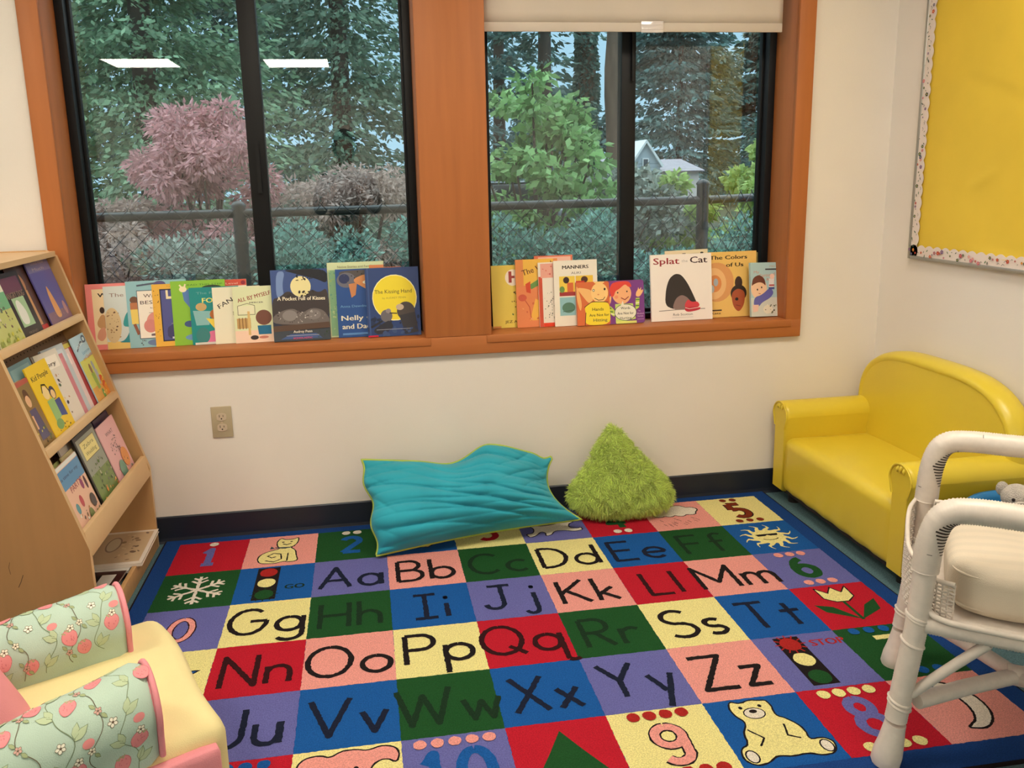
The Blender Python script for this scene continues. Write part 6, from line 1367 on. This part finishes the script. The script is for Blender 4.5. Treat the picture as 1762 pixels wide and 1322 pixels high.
# ================================================================== THE PERSON TAKING THE PICTURE (seen only as a reflection in the left window)
skin = mat('skin', (0.50, 0.29, 0.20), .55); hairm = mat('dark_hair', (0.02, 0.014, 0.01), .6, bump=.5, bscale=90); shirt = mat('dark_green_shirt', (0.025, 0.045, 0.035), .8, bump=.2, bscale=200); jeans = mat('dark_jeans', (0.02, 0.025, 0.045), .85)
shoem = mat('black_shoe', (0.015, 0.015, 0.015), .5)
pt = thing('person', 'person in a dark shirt holding up a phone, reflected in the left window', 'person', (0.86, -3.34, 0))
def skinned(name, chains, m, parent, root=0, sub=2):
    """chains = lists of ((x,y,z), radius); equal points are shared"""
    V = []; E = []; Rd = []; ix = {}
    for ch in chains:
        prev = None
        for p, r in ch:
            k = tuple(round(c, 4) for c in p)
            if k not in ix: ix[k] = len(V); V.append(p); Rd.append(r)
            if prev is not None and prev != ix[k]: E.append((prev, ix[k]))
            prev = ix[k]
    me = bpy.data.meshes.new(name); me.from_pydata(V, E, []); me.materials.append(m); o = bpy.data.objects.new(name, me); COL.objects.link(o); o.parent = parent
    md = o.modifiers.new('skin', 'SKIN'); md.use_smooth_shade = True; md.branch_smoothing = .6
    for i, sv in enumerate(me.skin_vertices[0].data):
        r = Rd[i]; sv.radius = r if hasattr(r, '__len__') else (r, r); sv.use_root = (i == root)
    sb = o.modifiers.new('sub', 'SUBSURF'); sb.levels = sub; sb.render_levels = sub
    return o
# body: pelvis root, spine, neck, head, two legs, two raised arms
pel = ((0, 0, .92), (.155, .11)); ch1 = ((0, .0, 1.12), (.145, .10)); ch2 = ((0, -.005, 1.27), (.155, .105)); nk = ((0, 0, 1.385), (.055, .055))
chains = [[pel, ch1, ch2, nk, ((0, .015, 1.44), (.050, .052)), ((0, .02, 1.50), (.074, .088)), ((0, .018, 1.57), (.076, .092)), ((0, .010, 1.62), (.055, .068))]]
for sg in (-1, 1):
    chains.append([pel, ((sg*.095, 0, .84), .085), ((sg*.105, .01, .48), .058), ((sg*.11, -.01, .26), .050), ((sg*.112, -.02, .09), .038), ((sg*.12, .05, .045), .036), ((sg*.125, .13, .035), .030)])
    chains.append([ch2, ((sg*.155, 0, 1.315), .060), ((sg*.215, .03, 1.14), .046), ((sg*.215, .07, 1.05), .042), ((sg*.135, .21, 1.16), .034), ((sg*.075, .302, 1.238), .026)])
body = skinned('body', chains, skin, pt)
# clothing shells
sh = [[((0, 0, .90), (.168, .125)), ((0, 0, 1.12), (.158, .115)), ((0, -.005, 1.27), (.168, .118)), ((0, 0, 1.36), (.075, .072))]]
for sg in (-1, 1): sh.append([((0, -.005, 1.27), (.168, .118)), ((sg*.155, 0, 1.315), .070), ((sg*.215, .03, 1.14), .056), ((sg*.215, .07, 1.05), .052), ((sg*.165, .16, 1.12), .045)])
skinned('shirt', sh, shirt, pt)
tr_ = [[((0, 0, .93), (.165, .120)), ((0, 0, .86), (.150, .115))]]
for sg in (-1, 1): tr_.append([((0, 0, .86), (.150, .115)), ((sg*.095, 0, .80), .098), ((sg*.105, .01, .48), .072), ((sg*.11, -.01, .26), .064), ((sg*.112, -.02, .10), .060)])
skinned('trousers', tr_, jeans, pt)
hd = MB(); n_ = 20
vs = []; fs = []
for i in range(n_+1):
    for j in range(2*n_):
        a, b2 = PI*i/n_, 2*PI*j/(2*n_); d = (math.sin(a)*math.cos(b2), math.sin(a)*math.sin(b2), math.cos(a))
        front = max(0, d[1]); low = max(0, -d[2]+.15)
        r = 1 - .30*(front > .35)*(d[2] < .42)*min(1, (front-.35)*4) + .02*math.sin(j*1.7)*math.sin(i*2.1)
        vs.append((.096*r*d[0], .004+.112*r*d[1], 1.555+.118*r*d[2]*(1 if d[2] > 0 else 1.05)))
for i in range(n_):
    for j in range(2*n_): fs.append((i*2*n_+j, (i+1)*2*n_+j, (i+1)*2*n_+(j+1) % (2*n_), i*2*n_+(j+1) % (2*n_)))
hd.add(vs, fs, hairm, True); hd.build('hair', pt)
f = MB()
f.tube([(0, .108, 1.555), (0, .124, 1.53), (0, .130, 1.515), (0, .112, 1.505)], [.006, .009, .013, .008], skin, 10); f.build('nose', pt)
for sg in (-1, 1):
    e = MB(); e.prism(ell(sg*.030, 1.553, .011, .006, 14), .1045, .1075, mat('eye_white', (.7,.7,.68), .3)); q = e.build('eye', pt)
    MB().prism(ell(sg*.030, 1.553, .005, .005, 12), .1075, .1085, hole).build('iris', q)
    MB().tube([(sg*.078, .012, 1.575), (sg*.090, .008, 1.56), (sg*.088, .012, 1.535), (sg*.078, .02, 1.525)], [.006, .010, .009, .005], skin, 8).build('ear', pt)
    s_ = MB(); V0 = []; o = rounded('shoe', .045, .125, .032, .028, shoem, 12, None, pt); o.location = (sg*.122, .055, .033)
    # fingers folded round the edge of the phone, thumb across its back
    for k in range(4):
        L = [.030, .034, .032, .026][k]; z = 1.262-.017*k; x = sg*.075
        skinned('finger', [[((x, .300, z-.012), .0095), ((x+sg*.012, .325, z-.006), .0088), ((x+sg*.004, .345, z-.002), .0080), ((x-sg*L*.3, .352, z), .0072)]], skin, pt, 0, 1)
    skinned('thumb', [[((sg*.078, .296, 1.222), .011), ((sg*.066, .300, 1.236), .0105), ((sg*.052, .322, 1.246), .0090), ((sg*.040, .330, 1.250), .0078)]], skin, pt, 0, 1)
mo = MB(); mo.tube([(-.022, .104, 1.478), (-.010, .111, 1.476), (0, .113, 1.477), (.010, .111, 1.476), (.022, .104, 1.478)], [.002, .0045, .005, .0045, .002], mat('lips', (.35, .13, .11), .5), 8); mo.build('mouth', pt)
t = thing('phone', 'black phone held by the person reflected in the left window', 'phone', (0.86+.0, -3.34+.338, 1.2))
o = rounded('phone_case', .080, .0045, .040, .004, mat('black_phone', (.01,.01,.012), .3), 12, None, t); o.location = (0, 0, .045)
MB().box(-.074, .074, -.0052, -.0047, .010, .080, mat('phone_screen', (.02,.02,.025), .1)).build('screen', t)
